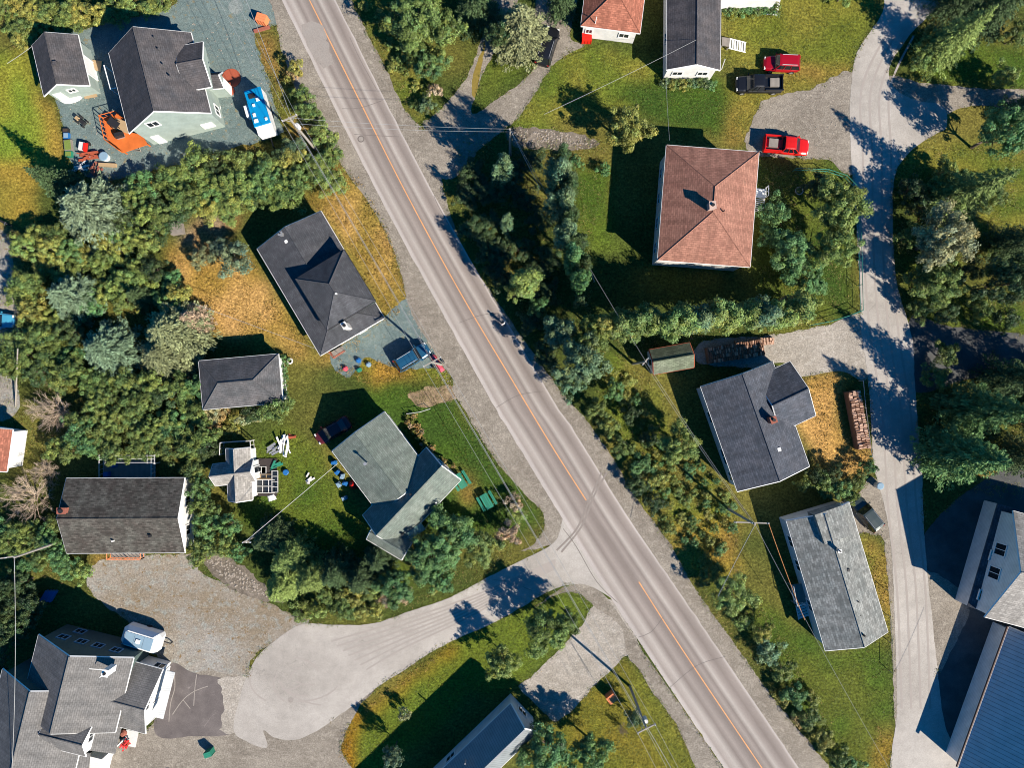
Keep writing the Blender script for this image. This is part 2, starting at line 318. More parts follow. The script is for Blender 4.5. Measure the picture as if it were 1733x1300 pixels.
REG = [  # (colour a, colour b, polygon in photo pixels)
 (C(124, 146, 50), C(150, 146, 54), [(-20, 80), (45, 85), (72, 165), (95, 200), (110, 275), (60, 300), (62, 385), (-20, 385)]),
 (C(172, 142, 60), C(146, 134, 56), [(-20, 270), (110, 270), (60, 300), (62, 385), (-20, 385)]),
 (C(176, 144, 64), C(146, 132, 56), [(48, 140), (75, 165), (98, 200), (112, 280), (85, 280), (75, 220)]),
 (C(176, 150, 120), C(160, 130, 90), [(-20, 385), (12, 385), (22, 420), (28, 520), (-20, 520)]),
 (BR1, OG2, [(150, 292), (230, 290), (330, 268), (430, 238), (450, 255), (330, 290), (230, 318), (160, 318)]),
 (YG1, BR1, [(430, 52), (460, 60), (480, 110), (505, 165), (540, 215), (560, 260), (600, 300), (560, 300), (480, 230), (455, 130)]),
 (OG1, OG2, [(500, 345), (560, 312), (605, 298), (655, 380), (690, 500), (672, 545), (650, 545), (600, 600), (540, 612), (480, 600), (440, 568), (350, 572), (300, 480), (278, 430), (330, 400), (400, 470), (470, 540), (540, 600), (650, 540), (560, 360)]),
 (C(212, 166, 102), C(172, 140, 66), [(278, 415), (330, 410), (430, 430), (520, 590), (440, 570), (350, 572), (300, 480)]),
 (BR1, C(165, 150, 130), [(310, 378), (400, 355), (400, 385), (350, 420), (310, 400)]),
 (C(186, 140, 60), LG2, [(480, 595), (560, 600), (640, 650), (700, 640), (765, 640), (760, 610), (700, 600), (650, 620), (600, 590)]),
 (LG1, DG1, [(600, 650), (765, 655), (790, 700), (830, 760), (880, 830), (915, 880), (870, 910), (700, 900), (620, 760)]),
 (LG1, LG2, [(400, 850), (440, 750), (500, 725), (540, 760), (600, 860), (650, 940), (700, 960), (690, 1000), (560, 940), (460, 900), (400, 880)]),
 (BR1, SCR2, [(740, 790), (800, 800), (810, 840), (790, 850)]),
 (YG1, SCR2, [(600, -20), (640, -20), (700, 60), (720, 160), (745, 195), (725, 215), (690, 190), (640, 90)]),
 (LG1, DG2, [(800, 95), (830, 80), (890, 105), (880, 130), (805, 190)]),
 (YG1, YG2, [(870, 200), (960, 75), (1020, 75), (1120, 110), (1130, 140), (1110, 200), (1000, 180), (930, 200), (900, 225)]),
 (DG1, LG1, [(1080, 130), (1220, 130), (1260, 190), (1240, 240), (1130, 220), (1040, 170)]),
 (LG2, YG2, [(1225, -20), (1480, -20), (1470, 50), (1440, 110), (1360, 130), (1225, 110)]),
 (BR1, YG2, [(1230, 130), (1350, 110), (1440, 110), (1440, 130), (1300, 165), (1260, 240), (1225, 250)]),
 (DG2, YG1, [(860, 200), (900, 200), (950, 225), (920, 240), (862, 235)]),
 (YG1, LG1, [(970, 280), (1040, 280), (1035, 410), (1070, 420), (1000, 430), (970, 390)]),
 (DG1, DG2, [(1280, 275), (1440, 275), (1445, 540), (1300, 560), (1270, 450)]),
 (YG1, LG1, [(1545, 90), (1590, 75), (1650, 60), (1733, 85), (1760, 90), (1760, 155), (1590, 140), (1545, 120)]),
 (LG1, YG2, [(1515, 300), (1560, 250), (1733, 250), (1760, 420), (1733, 440), (1640, 400), (1515, 330)]),
 (DG2, LG1, [(1520, 430), (1640, 500), (1760, 540), (1760, 580), (1560, 545)]),
 (C(190, 140, 50), BR1, [(1640, 780), (1733, 760), (1760, 760), (1760, 850), (1690, 830)]),
 (YG1, SCR2, [(1020, 600), (1060, 600), (1110, 650), (1150, 720), (1240, 840), (1250, 900), (1230, 1000), (1180, 980), (1100, 860), (1020, 690)]),
 (C(170, 150, 60), C(150, 120, 60), [(1130, 880), (1240, 880), (1255, 960), (1200, 980), (1150, 950)]),
 (LG1, DG2, [(1270, 1000), (1400, 1110), (1505, 1080), (1508, 1320), (1420, 1320), (1330, 1160), (1260, 1050)]),
 (C(176, 140, 50), SCR2, [(1478, 1230), (1508, 1220), (1508, 1320), (1470, 1320)]),
 (C(176, 145, 70), LG1, [(1455, 908), (1500, 930), (1512, 1000), (1510, 1100), (1500, 1080), (1470, 960)]),
 (C(214, 166, 98), C(186, 146, 76), [(1355, 640), (1420, 630), (1425, 720), (1440, 760), (1475, 765), (1475, 800), (1440, 815), (1390, 780), (1350, 715)]),
 (YG1, C(108, 120, 40), [(570, 1320), (575, 1270), (600, 1210), (690, 1140), (770, 1085), (870, 1035), (936, 1008), (1005, 1010), (972, 1072), (880, 1160), (800, 1180), (640, 1320)]),
 (C(160, 110, 30), C(150, 124, 40), [(570, 1320), (575, 1270), (600, 1210), (690, 1140), (775, 1088), (780, 1098), (700, 1150), (620, 1220), (590, 1320)]),
 (C(118, 120, 44), C(136, 120, 46), [(1045, 1118), (1065, 1118), (1140, 1225), (1190, 1320), (880, 1320), (940, 1220)]),
 (C(110, 116, 44), C(130, 128, 50), [(1062, 1118), (1140, 1225), (1190, 1320), (1140, 1320), (1060, 1180)]),
 (BR1, SCR2, [(150, 940), (200, 945), (300, 940), (300, 950), (170, 1000)]),
]
for a, b, poly in REG:
    m = inside(PT, poly); c = gcol(a, b, (n_b-.36)*4+(n_a-.5)*2); col[m] = c[m]
cg = col.reshape(ny, nx, 3); kr = np.exp(-np.arange(-6, 7)**2/(2*2.3**2)); kr /= kr.sum(); pad = np.pad(cg, ((6, 6), (6, 6), (0, 0)), 'edge')
t_ = sum(kr[i]*pad[i:i+ny, :, :] for i in range(13)); cg = sum(kr[i]*t_[:, i:i+nx, :] for i in range(13)); col = cg.reshape(-1, 3)
col *= (.82+.36*fbm(XX, YY, 1.6, 3, 9).ravel())[:, None]
idx = np.arange(nx*ny).reshape(ny, nx); q = np.stack([idx[:-1, :-1], idx[:-1, 1:], idx[1:, 1:], idx[1:, :-1]], -1).reshape(-1, 4)
def quick_mesh(name, verts, quads, mat, colors=None, smooth=False, link=True):
    me = bpy.data.meshes.new(name); nv, nf = len(verts), len(quads); k = quads.shape[1]
    me.vertices.add(nv); me.vertices.foreach_set('co', verts.astype(np.float32).ravel()); me.loops.add(nf*k); me.loops.foreach_set('vertex_index', quads.astype(np.int32).ravel())
    me.polygons.add(nf); me.polygons.foreach_set('loop_start', np.arange(nf, dtype=np.int32)*k)
    if colors is not None:
        at = me.color_attributes.new('var', 'FLOAT_COLOR', 'POINT'); cc = np.ones((nv, 4), np.float32); cc[:, :3] = colors; at.data.foreach_set('color', cc.ravel())
    for m in (mat if isinstance(mat, (list, tuple)) else [mat]): me.materials.append(M[m] if isinstance(m, str) else m)
    me.update(calc_edges=True); me.validate()
    return me
def ground_mat():
    m, nt, b = new_mat('grassy_ground', .95, .1); v = objv(nt); at = N(nt, 'ShaderNodeAttribute', attribute_name='var')
    n2 = noise(nt, v, 3.6, 5, .8); n3 = noise(nt, v, 1.3, 5, .7); n4 = noise(nt, v, 2.2, 4, .65, (.5, 2.0, 1))
    col = mix(nt, at.outputs['Color'], ramp(nt, n2, [(.3, .18), (.5, 1.0), (.68, 2.0)]), 1.0, 'MULTIPLY')
    col = mix(nt, col, ramp(nt, n3, [(.3, .72), (.7, 1.28)]), .9, 'MULTIPLY'); col = mix(nt, col, ramp(nt, n4, [(.35, .8), (.7, 1.2)]), .8, 'MULTIPLY')
    nt.links.new(col, b.inputs['Base Color']); bump(nt, b, n2, .8, .12); return m
M['ground'] = ground_mat()
me = quick_mesh('ground', np.stack([XX.ravel(), YY.ravel(), np.zeros(nx*ny)], 1), q, 'ground', col)
g = bpy.data.objects.new('ground', me); COL.objects.link(g); tag(g, 'grassy ground of lawns, dry grass and scrub', kind='structure')
# ---------------------------------------------------------------- gravel, verges, roads (photo pixel outlines)
flat('driveway', [(150, 48), (210, 30), (290, 12), (330, -40), (478, -40), (490, 20), (470, 40), (432, 56), (440, 95), (456, 140), (468, 190), (478, 222), (440, 240), (400, 248), (330, 270), (260, 288), (200, 302), (160, 302), (128, 285), (112, 250), (104, 205), (92, 165), (72, 150), (60, 110), (70, 70), (110, 50)], .012, 'gravel_teal', .16, label='blue grey gravel yard')
LV = [(440, -40), (463, 20), (478, 90), (505, 160), (545, 222), (585, 290), (625, 345), (660, 410), (680, 470), (692, 520), (712, 560), (745, 610), (765, 640), (768, 665), (790, 700), (830, 768), (880, 828), (915, 862), (922, 888), (905, 918), (880, 935)]
flat('verge_west', LV+[(960, 890), (870, 700), (480, -40)], .018, 'gravel', .12, label='gravel shoulder west of the main road')
flat('verge_east', [(540, -60), (580, -60), (595, 0), (617, 46), (648, 107), (671, 157), (688, 190), (712, 215), (750, 265), (748, 300), (765, 370), (795, 440), (835, 500), (880, 565), (940, 650), (1010, 735), (1085, 855), (1130, 915), (1172, 990), (1225, 1065), (1285, 1150), (1345, 1228), (1410, 1310), (1430, 1370), (1330, 1370), (1090, 970), (830, 553), (690, 330)], .018, 'gravel', .12, label='gravel shoulder east of the main road')
flat('verge_south', [(905, 1028), (960, 992), (1000, 990), (1040, 1030), (1100, 1120), (1240, 1330), (1195, 1330), (1145, 1230), (1100, 1165), (1080, 1130), (1062, 1112), (1050, 1060), (1010, 1030), (985, 1008), (950, 1004)], .017, 'gravel', .1, label='gravel shoulder round the junction corner')
flat('driveway', [(1003, 1026), (1040, 1020), (1085, 1100), (1088, 1135), (1062, 1112), (1046, 1122), (1005, 1163), (975, 1195), (944, 1221), (925, 1212), (903, 1188), (878, 1163), (903, 1143), (936, 1110), (972, 1072), (990, 1052)], .014, 'gravel_light', .12, label='pale gravel driveway south of the junction')
flat('driveway', [(560, 600), (640, 545), (690, 505), (715, 545), (765, 620), (740, 622), (700, 625), (655, 618), (620, 605), (590, 640)], .013, 'gravel_teal', .15, label='grey gravel parking strip beside the blue car')
flat('path', [(690, 668), (730, 655), (775, 655), (780, 672), (720, 688), (700, 682)], .013, 'dirt', .18, label='short worn dirt track')
flat('driveway', [(330, 940), (180, 945), (150, 980), (160, 1010), (200, 1040), (240, 1075), (275, 1120), (330, 1148), (410, 1155), (430, 1110), (500, 1068), (520, 1050), (470, 1030), (430, 1010), (370, 985), (335, 965)], .012, 'gravel_lot', .2, label='weedy gravel turning area')
flat('driveway', [(330, 1140), (405, 1150), (460, 1180), (520, 1240), (605, 1180), (640, 1158), (600, 1210), (578, 1265), (566, 1340), (150, 1340), (180, 1260), (250, 1235)], .0135, 'gravel', .14, label='grey gravel apron below the cul de sac')
flat('driveway', [(286, 1128), (330, 1140), (415, 1158), (400, 1190), (395, 1240), (330, 1246), (262, 1240)], .02, 'asphalt_dark', .08, label='dark cracked asphalt driveway')
flat('rubble_bank', [(862, 218), (900, 215), (950, 222), (1005, 235), (1012, 248), (950, 255), (880, 250), (860, 235)], .016, 'rubble', .2)
flat('rubble_bank', [(340, 945), (380, 940), (420, 965), (455, 1000), (480, 1020), (440, 1015), (380, 990)], .018, 'rubble', .25)
flat('driveway', [(735, 195), (790, 130), (815, 60), (845, -40), (880, -40), (870, 20), (815, 130), (800, 190), (830, 175), (880, 140), (905, 110), (915, 60), (905, 10), (930, -40), (985, -40), (965, 60), (990, 75), (940, 105), (905, 160), (870, 205), (815, 250), (770, 300), (740, 290), (715, 210)], .015, 'gravel', .15, label='grey gravel drive east of the main road')
flat('grass_strip', [(812, 95), (822, 70), (812, 130), (803, 165), (798, 140)], .022, M['ground'], .1)
bpy.data.objects['grass_strip'].data.materials[0] = plain('strip_grass', C(150, 130, 60), .95, .4, 3)
flat('driveway', [(1280, 190), (1300, 165), (1370, 150), (1440, 118), (1450, 150), (1450, 290), (1400, 272), (1360, 268), (1280, 262), (1258, 240), (1270, 215)], .015, 'gravel', .2, label='grey gravel parking area beside the red pickup')
flat('driveway', [(1500, 130), (1560, 140), (1600, 143), (1660, 150), (1760, 155), (1760, 195), (1660, 178), (1600, 195), (1560, 240), (1500, 200)], .014, 'gravel', .12, label='gravel side drive at the top right')
flat('driveway', [(1460, 535), (1400, 550), (1300, 568), (1190, 578), (1185, 615), (1290, 622), (1300, 615), (1340, 618), (1352, 638), (1420, 628), (1470, 640)], .016, 'gravel_light', .12, label='gravel drive beside the long woodpile')
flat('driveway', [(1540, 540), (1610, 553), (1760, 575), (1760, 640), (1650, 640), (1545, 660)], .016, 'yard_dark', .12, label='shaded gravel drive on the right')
flat('driveway', [(1480, 810), (1455, 835), (1410, 860), (1440, 900), (1475, 905), (1500, 950), (1520, 1330), (1530, 1330), (1540, 900)], .016, 'gravel', .12, label='gravel edge and parking place of the grey car')
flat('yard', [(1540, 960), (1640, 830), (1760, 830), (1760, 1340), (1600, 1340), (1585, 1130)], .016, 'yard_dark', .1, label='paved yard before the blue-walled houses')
flat('yard', [(1560, 970), (1640, 1020), (1610, 1100), (1585, 1130)], .021, 'gravel', .1, label='gravel corner of the yard')
flat('path', [(-30, 640), (24, 640), (28, 700), (-30, 710)], .012, 'gravel_lot', .2); flat('driveway', [(-30, 400), (15, 400), (25, 480), (30, 570), (-30, 575)], .013, 'gravel_lot', .2, label='dirt parking place at the left edge')
# side road and cul de sac
flat('side_road', [(965, 850), (953, 873), (945, 908), (928, 926), (890, 945), (830, 975), (760, 1012), (690, 1036), (630, 1056), (570, 1058), (520, 1056), (492, 1066), (465, 1085), (437, 1110), (418, 1145), (405, 1185), (396, 1236), (418, 1256), (452, 1266), (446, 1237), (463, 1248), (486, 1253), (514, 1249), (547, 1231), (575, 1210), (608, 1188), (643, 1160), (684, 1135), (725, 1107), (773, 1082), (836, 1054), (880, 1030), (925, 1003), (965, 990), (1000, 993), (1048, 1024), (1080, 1060), (1060, 980)], .026, 'concrete', .05, label='pale asphalt side road ending in a cul de sac')
flat('back_road', [(1510, -40), (1494, 20), (1476, 48), (1455, 79), (1445, 107), (1440, 150), (1438, 193), (1439, 240), (1442, 292), (1446, 340), (1452, 430), (1455, 500), (1457, 560), (1466, 620), (1472, 680), (1476, 752), (1481, 800), (1496, 853), (1506, 910), (1511, 970), (1515, 1080), (1518, 1198), (1514, 1340), (1640, 1340), (1600, 1230), (1586, 1130), (1578, 1050), (1568, 960), (1562, 860), (1560, 790), (1555, 739), (1548, 650), (1546, 590), (1535, 540), (1520, 490), (1512, 430), (1508, 360), (1514, 300), (1525, 275), (1550, 248), (1585, 226), (1602, 214), (1599, 185), (1583, 174), (1560, 172), (1532, 162), (1513, 148), (1504, 127), (1509, 102), (1527, 77), (1547, 50), (1593, 5), (1620, -40)], .028, 'concrete', .05, label='pale concrete road along the right side')
# main road ribbon
Lr = [(436, -80), (477, 0), (641, 330), (818, 655), (860, 727), (953, 880), (1048, 1035), (1213, 1283), (1260, 1352)]; Rr = [(528, -80), (568, 0), (735, 330), (923, 655), (970, 727), (1066, 880), (1172, 1035), (1345, 1290), (1385, 1352)]
def polyat(pl, t):
    t = t*(len(pl)-1); i = min(int(t), len(pl)-2); f = t-i; p0, p1, p2, p3 = pl[max(i-1, 0)], pl[i], pl[i+1], pl[min(i+2, len(pl)-1)]
    if i == 0: p0 = (2*p1[0]-p2[0], 2*p1[1]-p2[1])
    if i == len(pl)-2: p3 = (2*p2[0]-p1[0], 2*p2[1]-p1[1])
    return tuple(.5*((2*p1[a])+(-p0[a]+p2[a])*f+(2*p0[a]-5*p1[a]+4*p2[a]-p3[a])*f*f+(-p0[a]+3*p1[a]-3*p2[a]+p3[a])*f**3) for a in (0, 1))
nr, nc = 160, 12; vs = []; uvs = []; acc = 0; prev = None
for i in range(nr+1):
    a = G(*polyat(Lr, i/nr)); b_ = G(*polyat(Rr, i/nr)); mid = ((a[0]+b_[0])/2, (a[1]+b_[1])/2)
    if prev: acc += math.dist(prev, mid)
    prev = mid; e1 = .12*pnoise(Vector((acc*.8, 0, 0))); e2 = .12*pnoise(Vector((acc*.8, 5, 0)))
    for j in range(nc+1):
        t = j/nc; t2 = t+(e1 if j == 0 else (e2 if j == nc else 0))/7
        vs.append((a[0]+(b_[0]-a[0])*t2, a[1]+(b_[1]-a[1])*t2, .036)); uvs.append((t, acc))
fs = [(i*(nc+1)+j, (i+1)*(nc+1)+j, (i+1)*(nc+1)+j+1, i*(nc+1)+j+1) for i in range(nr) for j in range(nc)]
me = bpy.data.meshes.new('main_road'); me.from_pydata(vs, [], fs); me.materials.append(M['road']); ul = me.uv_layers.new(name='UVMap')
for l in me.loops: ul.data[l.index].uv = uvs[l.vertex_index]
me.update(); o = bpy.data.objects.new('main_road', me); COL.objects.link(o); tag(o, 'grey two lane main road running diagonally', kind='structure')
def stripe(name, px, w, z, mat, label=None, jit=.02, parent=None):
    pts = smooth_poly([G(*p) for p in px], .6, False); vs = []; n = len(pts)
    for i, p in enumerate(pts):
        a = pts[max(i-1, 0)]; b = pts[min(i+1, n-1)]; d = Vector((b[0]-a[0], b[1]-a[1])); d = d.normalized() if d.length else Vector((1, 0)); ww = w/2*(1+jit*8*pnoise(Vector((p[0], p[1], 1))))
        vs += [(p[0]-d.y*ww, p[1]+d.x*ww, z), (p[0]+d.y*ww, p[1]-d.x*ww, z)]
    me = bpy.data.meshes.new(name); me.from_pydata(vs, [], [(2*i, 2*i+1, 2*i+3, 2*i+2) for i in range(n-1)]); me.materials.append(M[mat] if isinstance(mat, str) else mat); me.update()
    o = bpy.data.objects.new(name, me); COL.objects.link(o); tag(o, label, kind='structure')
    if parent: o.parent = parent
    return o
stripe('road_marking', [(503, -40), (524, 0), (606, 165), (689, 330), (780, 497), (870, 649), (935, 757), (992, 847)], .13, .041, 'paint_orange', 'long orange centre line', .03)
stripe('road_marking', [(1081, 985), (1130, 1062), (1180, 1138), (1235, 1220), (1289, 1300), (1320, 1345)], .13, .041, 'paint_orange', 'orange centre line south of the junction', .03)
for pts in ([(1027, 800), (1005, 840), (985, 890), (950, 935)], [(1018, 800), (998, 845), (976, 895), (942, 932)]): stripe('skid_mark', pts, .22, .0425, 'skid')
for k in range(9):
    cx, cy, r0 = 500+random.uniform(-20, 60), 1150+random.uniform(-10, 10), random.uniform(20, 75); t0 = random.uniform(0, 6)
    stripe('tyre_trace', [(cx+r0*1.3*math.cos(t0+i*.2), cy+r0*.8*math.sin(t0+i*.2)) for i in range(7)], .18, .0305+.0003*k, 'skid2')
for k in range(7):
    o_ = k*8-24; stripe('tyre_trace', [(560+10*k, 1110+o_), (680, 1075+o_), (790, 1030+o_*.7), (880, 985+o_*.4), (940, 955+o_*.3)], .2, .0305+.0003*(9+k), 'skid2')
for k in range(4):
    o_ = k*16-22; stripe('tyre_trace', [(1520+o_, 60), (1480+o_, 150), (1482+o_, 260), (1484+o_, 420), (1494+o_, 560), (1515+o_, 700), (1524+o_, 850), (1540+o_, 1000), (1548+o_, 1200)], .25, .0325+.0003*k, 'skid2')
stripe('tar_and_shadow_line', [(953, 895), (975, 925), (1010, 985), (1045, 1020)], .07, .0426, 'seal_and_shadow')
for k, pts in enumerate(([(578, 184), (610, 182), (648, 171)], [(598, 226), (640, 229), (676, 229)], [(775, 548), (810, 536), (845, 528)], [(842, 690), (880, 668), (918, 662)], [(1078, 1080), (1100, 1070), (1122, 1045)], [(590, 60), (610, 100), (640, 150)], [(760, 380), (740, 350), (735, 330)], [(1130, 1170), (1180, 1130), (1230, 1110)])): stripe('tar_and_shadow_line', [(x+random.uniform(-3, 3), y+random.uniform(-3, 3)) for x, y in pts], .05, .0432+.0001*k, 'seal_and_shadow')  # first two strips paint the cast shadows of the wires crossing the road
stripe('tar_and_shadow_line', [(835, 982), (862, 985), (900, 1000)], .05, .031, 'seal_and_shadow')
for k, pts in enumerate(([(295, 1140), (296, 1165), (289, 1190), (286, 1222)], [(292, 1210), (310, 1185), (330, 1170), (352, 1162)], [(333, 1142), (330, 1165), (328, 1195)], [(310, 1185), (322, 1200)])): stripe('crack_filler', pts, .1, .0235+.0002*k, 'patch')
flat('worn_apron', [(372, 1150), (418, 1148), (408, 1190), (398, 1240), (372, 1236), (380, 1195)], .0245, 'gravel_light', .22)
flat('road_patch', [(512, 42), (540, 38), (556, 80), (562, 105), (540, 110), (522, 80)], .0418, 'patch', .3)
flat('pale_ring_mark', [(399+13*math.cos(t), 11+13*math.sin(t)) for t in [i*.6283 for i in range(10)]], .016, earth('pale_gravel_spot', C(158, 166, 160), C(140, 150, 146), C(176, 180, 172), .8, 6, .4), .06)
mb = MB().cyl(*G(611, 235), .038, .42, .012, 20); o = mb.build('manhole_cover', 'seal_and_shadow'); tag(o, 'round dark manhole cover on the main road', 'manhole cover')
mb = MB().cyl(*G(611, 235), .051, .30, .004, 16); c = mb.build('cover_plate', 'patch'); c.parent = o
mb = MB().cyl(*G(492, 1185), .027, .35, .012, 16); o = mb.build('manhole_cover', 'patch'); tag(o, 'small round manhole cover in the cul de sac', 'manhole cover')
# ---------------------------------------------------------------- buildings
def rect(A, B, Cc, ze):
    a, b, c = (P(*A, ze), P(*B, ze), P(*Cc, ze)); u = (b-a); L = u.length; u.normalize(); v = Vector((-u.y, u.x, 0)); w = (c-b).dot(v)
    if w < 0: v = -v; w = -w
    cen = a+u*L/2+v*w/2; return cen.xy, u, v, L, w
class Wing:
    def __init__(s, house, A, B, Cc, ze, zr, roof, wall, hip=(0, 0), oh=.35, trim='white', z0=0.0, th=.16, wallz=None, fascia=True, ridge_off=0.0, ends=True):
        """roof rectangle A-B-C in photo pixels at eave height ze, ridge along A-B; hip = inset of the ridge at either end (0 = gable)"""
        cen, u, v, L, W = rect(A, B, Cc, ze); s.cen, s.u, s.v, s.L, s.W, s.ze, s.zr, s.h = cen, u, v, L, W, ze, zr, house; s.oh = oh; s.z0 = z0; s.hip = hip
        flip = u.cross(v).z < 0
        def q(x, y, z): p = cen+u.xy*x+v.xy*y; return (p.x, p.y, z)
        s.q = q; mb = MB(); l, w = L/2, W/2; ro = ridge_off
        e = [q(-l, -w, ze), q(l, -w, ze), q(l, w, ze), q(-l, w, ze)]; r0, r1 = q(-l+hip[0], ro, zr), q(l-hip[1], ro, zr)
        def pf(*p): mb.poly(p if not flip else p[::-1])
        pf(e[0], e[1], r1, r0); pf(e[2], e[3], r0, r1)
        if hip[0]: pf(e[3], e[0], r0)
        if hip[1]: pf(e[1], e[2], r1)
        dn = lambda p, d=th: (p[0], p[1], p[2]-d)
        if hip[0] or hip[1]:
            f = [dn(p) for p in e]; pf(*f[::-1])
            for i in range(4):
                j = (i+1) % 4
                if (i == 1 and not hip[1]): pf(f[i], f[j], e[j], r1, e[i])
                elif (i == 3 and not hip[0]): pf(f[i], f[j], e[j], r0, e[i])
                else: pf(f[i], f[j], e[j], e[i])
        else:
            f = [dn(p) for p in e]; g0, g1 = dn(r0), dn(r1)
            pf(f[1], f[0], g0, g1); pf(f[3], f[2], g1, g0); pf(f[0], f[1], e[1], e[0]); pf(f[2], f[3], e[3], e[2])
            pf(f[0], e[0], r0, g0); pf(g0, r0, e[3], f[3]); pf(e[1], f[1], g1, r1); pf(r1, g1, f[2], e[2])
        s.roof = mb.build('roof', roof, house)
        # ridge capping
        if math.dist(r0, r1) > .5:
            MB().tube([(r0[0], r0[1], r0[2]+.0), (r1[0], r1[1], r1[2]+.0)], .075, 5).build('ridge_cap', roof, s.roof, org=tuple(house['_o']))
        for (i, r_, hh) in ((0, r0, hip[0]), (3, r0, hip[0]), (1, r1, hip[1]), (2, r1, hip[1])):
            if hh: MB().tube([e[i], r_], .06, 4).build('hip_cap', roof, s.roof, org=tuple(house['_o']))
        # walls
        wl, ww = l-oh, w-oh; zt = lambda y: (ze+(zr-ze)*(1-abs(y-ro)/(w-abs(ro) if False else w)))-th-.02
        t_e = (ze+(zr-ze)*oh/w)-th-.03 if not (hip[0] and hip[1]) else ze-th-.004
        mb = MB(); pf2 = lambda *p: mb.poly(p if not flip else p[::-1])
        b = [q(-wl, -ww, z0), q(wl, -ww, z0), q(wl, ww, z0), q(-wl, ww, z0)]; t = [(p[0], p[1], t_e) for p in b]
        if hip[0] and hip[1]: t = [(p[0], p[1], ze-th+.02) for p in b]
        pk0, pk1 = q(-wl, ro, zr-th-.04), q(wl, ro, zr-th-.04)
        for i in range(4):
            j = (i+1) % 4
            if i == 1 and not hip[1]: pf2(b[i], b[j], t[j], pk1, t[i])
            elif i == 3 and not hip[0]: pf2(b[i], b[j], t[j], pk0, t[i])
            else: pf2(b[i], b[j], t[j], t[i])
        pf2(*b[::-1]); s.wall = mb.build('wall', wall, house); s.t_e = t_e
        if fascia and trim:
            mb = MB(); d = .05; zf = ze-th
            for sy in (-1, 1): 
                a_, b_ = q(-l, sy*(w+d), 0), q(l, sy*(w+d), 0); c_, d_ = q(l, sy*(w+.004), 0), q(-l, sy*(w+.004), 0); ring = [a_, b_, c_, d_] if (sy < 0) != flip else [d_, c_, b_, a_]
                mb.hexa([(p[0], p[1], zf-.03) for p in ring], [(p[0], p[1], ze-.02) for p in ring])
            for sx, r_, hh in ((-1, r0, hip[0]), (1, r1, hip[1])):
                rx = sx*(l-hh)
                if hh:
                    ring = [q(sx*(l+.004), -w, 0), q(sx*(l+d), -w, 0), q(sx*(l+d), w, 0), q(sx*(l+.004), w, 0)]; ring = ring if (sx > 0) != flip else ring[::-1]
                    mb.hexa([(p[0], p[1], zf-.03) for p in ring], [(p[0], p[1], ze-.02) for p in ring])
                else:
                    for sy in (-1, 1):
                        p1, p2 = q(sx*(l+.02), sy*w, ze-.11), q(sx*(l+.02), ro, zr-.11); mb.tube([p1, p2], .09, 4)
            mb.build('fascia', trim, house)
    def side_pt(s, side, along, z, out=0.0):
        wl, ww = s.L/2-s.oh, s.W/2-s.oh
        if side == 'A': return Vector(s.q(-wl-out, along, z)), Vector((s.v.x, s.v.y, 0))
        if side == 'B': return Vector(s.q(wl+out, along, z)), Vector((s.v.x, s.v.y, 0))
        if side == 'L': return Vector(s.q(along, -ww-out, z)), Vector((s.u.x, s.u.y, 0))
        return Vector(s.q(along, ww+out, z)), Vector((s.u.x, s.u.y, 0))
    def opening(s, side, along, z, w, h, kind='window', trim='white', pane='glass'):
        p, t = s.side_pt(side, along, z, .0); nrm = {'A': -s.u, 'B': s.u, 'L': -s.v, 'R': s.v}[side]; nrm = Vector((nrm.x, nrm.y, 0)); a = math.atan2(t.y, t.x)
        c = p+nrm*.03; mb = MB()
        for dx in (-1, 1): q_ = c+t*dx*(w/2); mb.box(q_.x, q_.y, z-h/2, .12, .1, h, a)
        for dz in (0, 1): mb.box(c.x, c.y, z-h/2-.12+dz*(h+.12), w+.12, .14 if dz == 0 else .1, .12, a)
        if kind == 'window': mb.box(c.x, c.y, z-h/2+.002, .07, .07, h-.004, a)
        fr = mb.build(kind, trim, s.h)
        c2 = p+nrm*.02; MB().box(c2.x, c2.y, z-h/2, w, .03, h, a).build('pane' if kind == 'window' else 'panel', pane, fr, org=tuple(s.h['_o'])); return fr
    def onroof(s, x, y):     # local (along, across) -> point on the roof plane
        z = s.ze+(s.zr-s.ze)*(1-abs(y)/(s.W/2)); return Vector(s.q(x, y, z))
def house(name, label, cat, px, group=None):
    x, y = G(*px); return thing(name, label, cat, (x, y, 0), group)
def at_roof(px, py, z): return P(px, py, z)
def chimney(h, px, py, z, base, sx=.6, sy=.6, ang=0, mat='brickw', top='black', name='chimney', flue=True):
    p = P(px, py, z); mb = MB().box(p.x, p.y, base, sx, sy, z-base, ang).box(p.x, p.y, z+.001, sx+.12, sy+.12, .1, ang); o = mb.build(name, mat, h)
    if flue: MB().cyl(p.x, p.y, z+.102, sx*.28, .18, 10).build('flue', top, o, org=tuple(h['_o']))
    return o
def vent(h, px, py, z, r=.07, hh=.4, mat='black', name='vent_pipe'):
    p = P(px, py, z+hh); return MB().cyl(p.x, p.y, z-.3, r, hh+.3, 8).build(name, mat, h)
def boxvent(h, px, py, z, s_=.35, mat='white', ang=0, hh=.2, name='roof_vent'):
    p = P(px, py, z); return MB().box(p.x, p.y, z-.4, s_, s_, hh+.4, ang, 0, .85).build(name, mat, h)
def fit(house_, A, B, Cc, z, mat, name, th=.15, mats=None):   # flat slab on a pixel rectangle at height z
    cen, u, v, L, W = rect(A, B, Cc, z); return MB().box(cen.x, cen.y, z-th, L, W, th, math.atan2(u.y, u.x)).build(name, mat, house_)
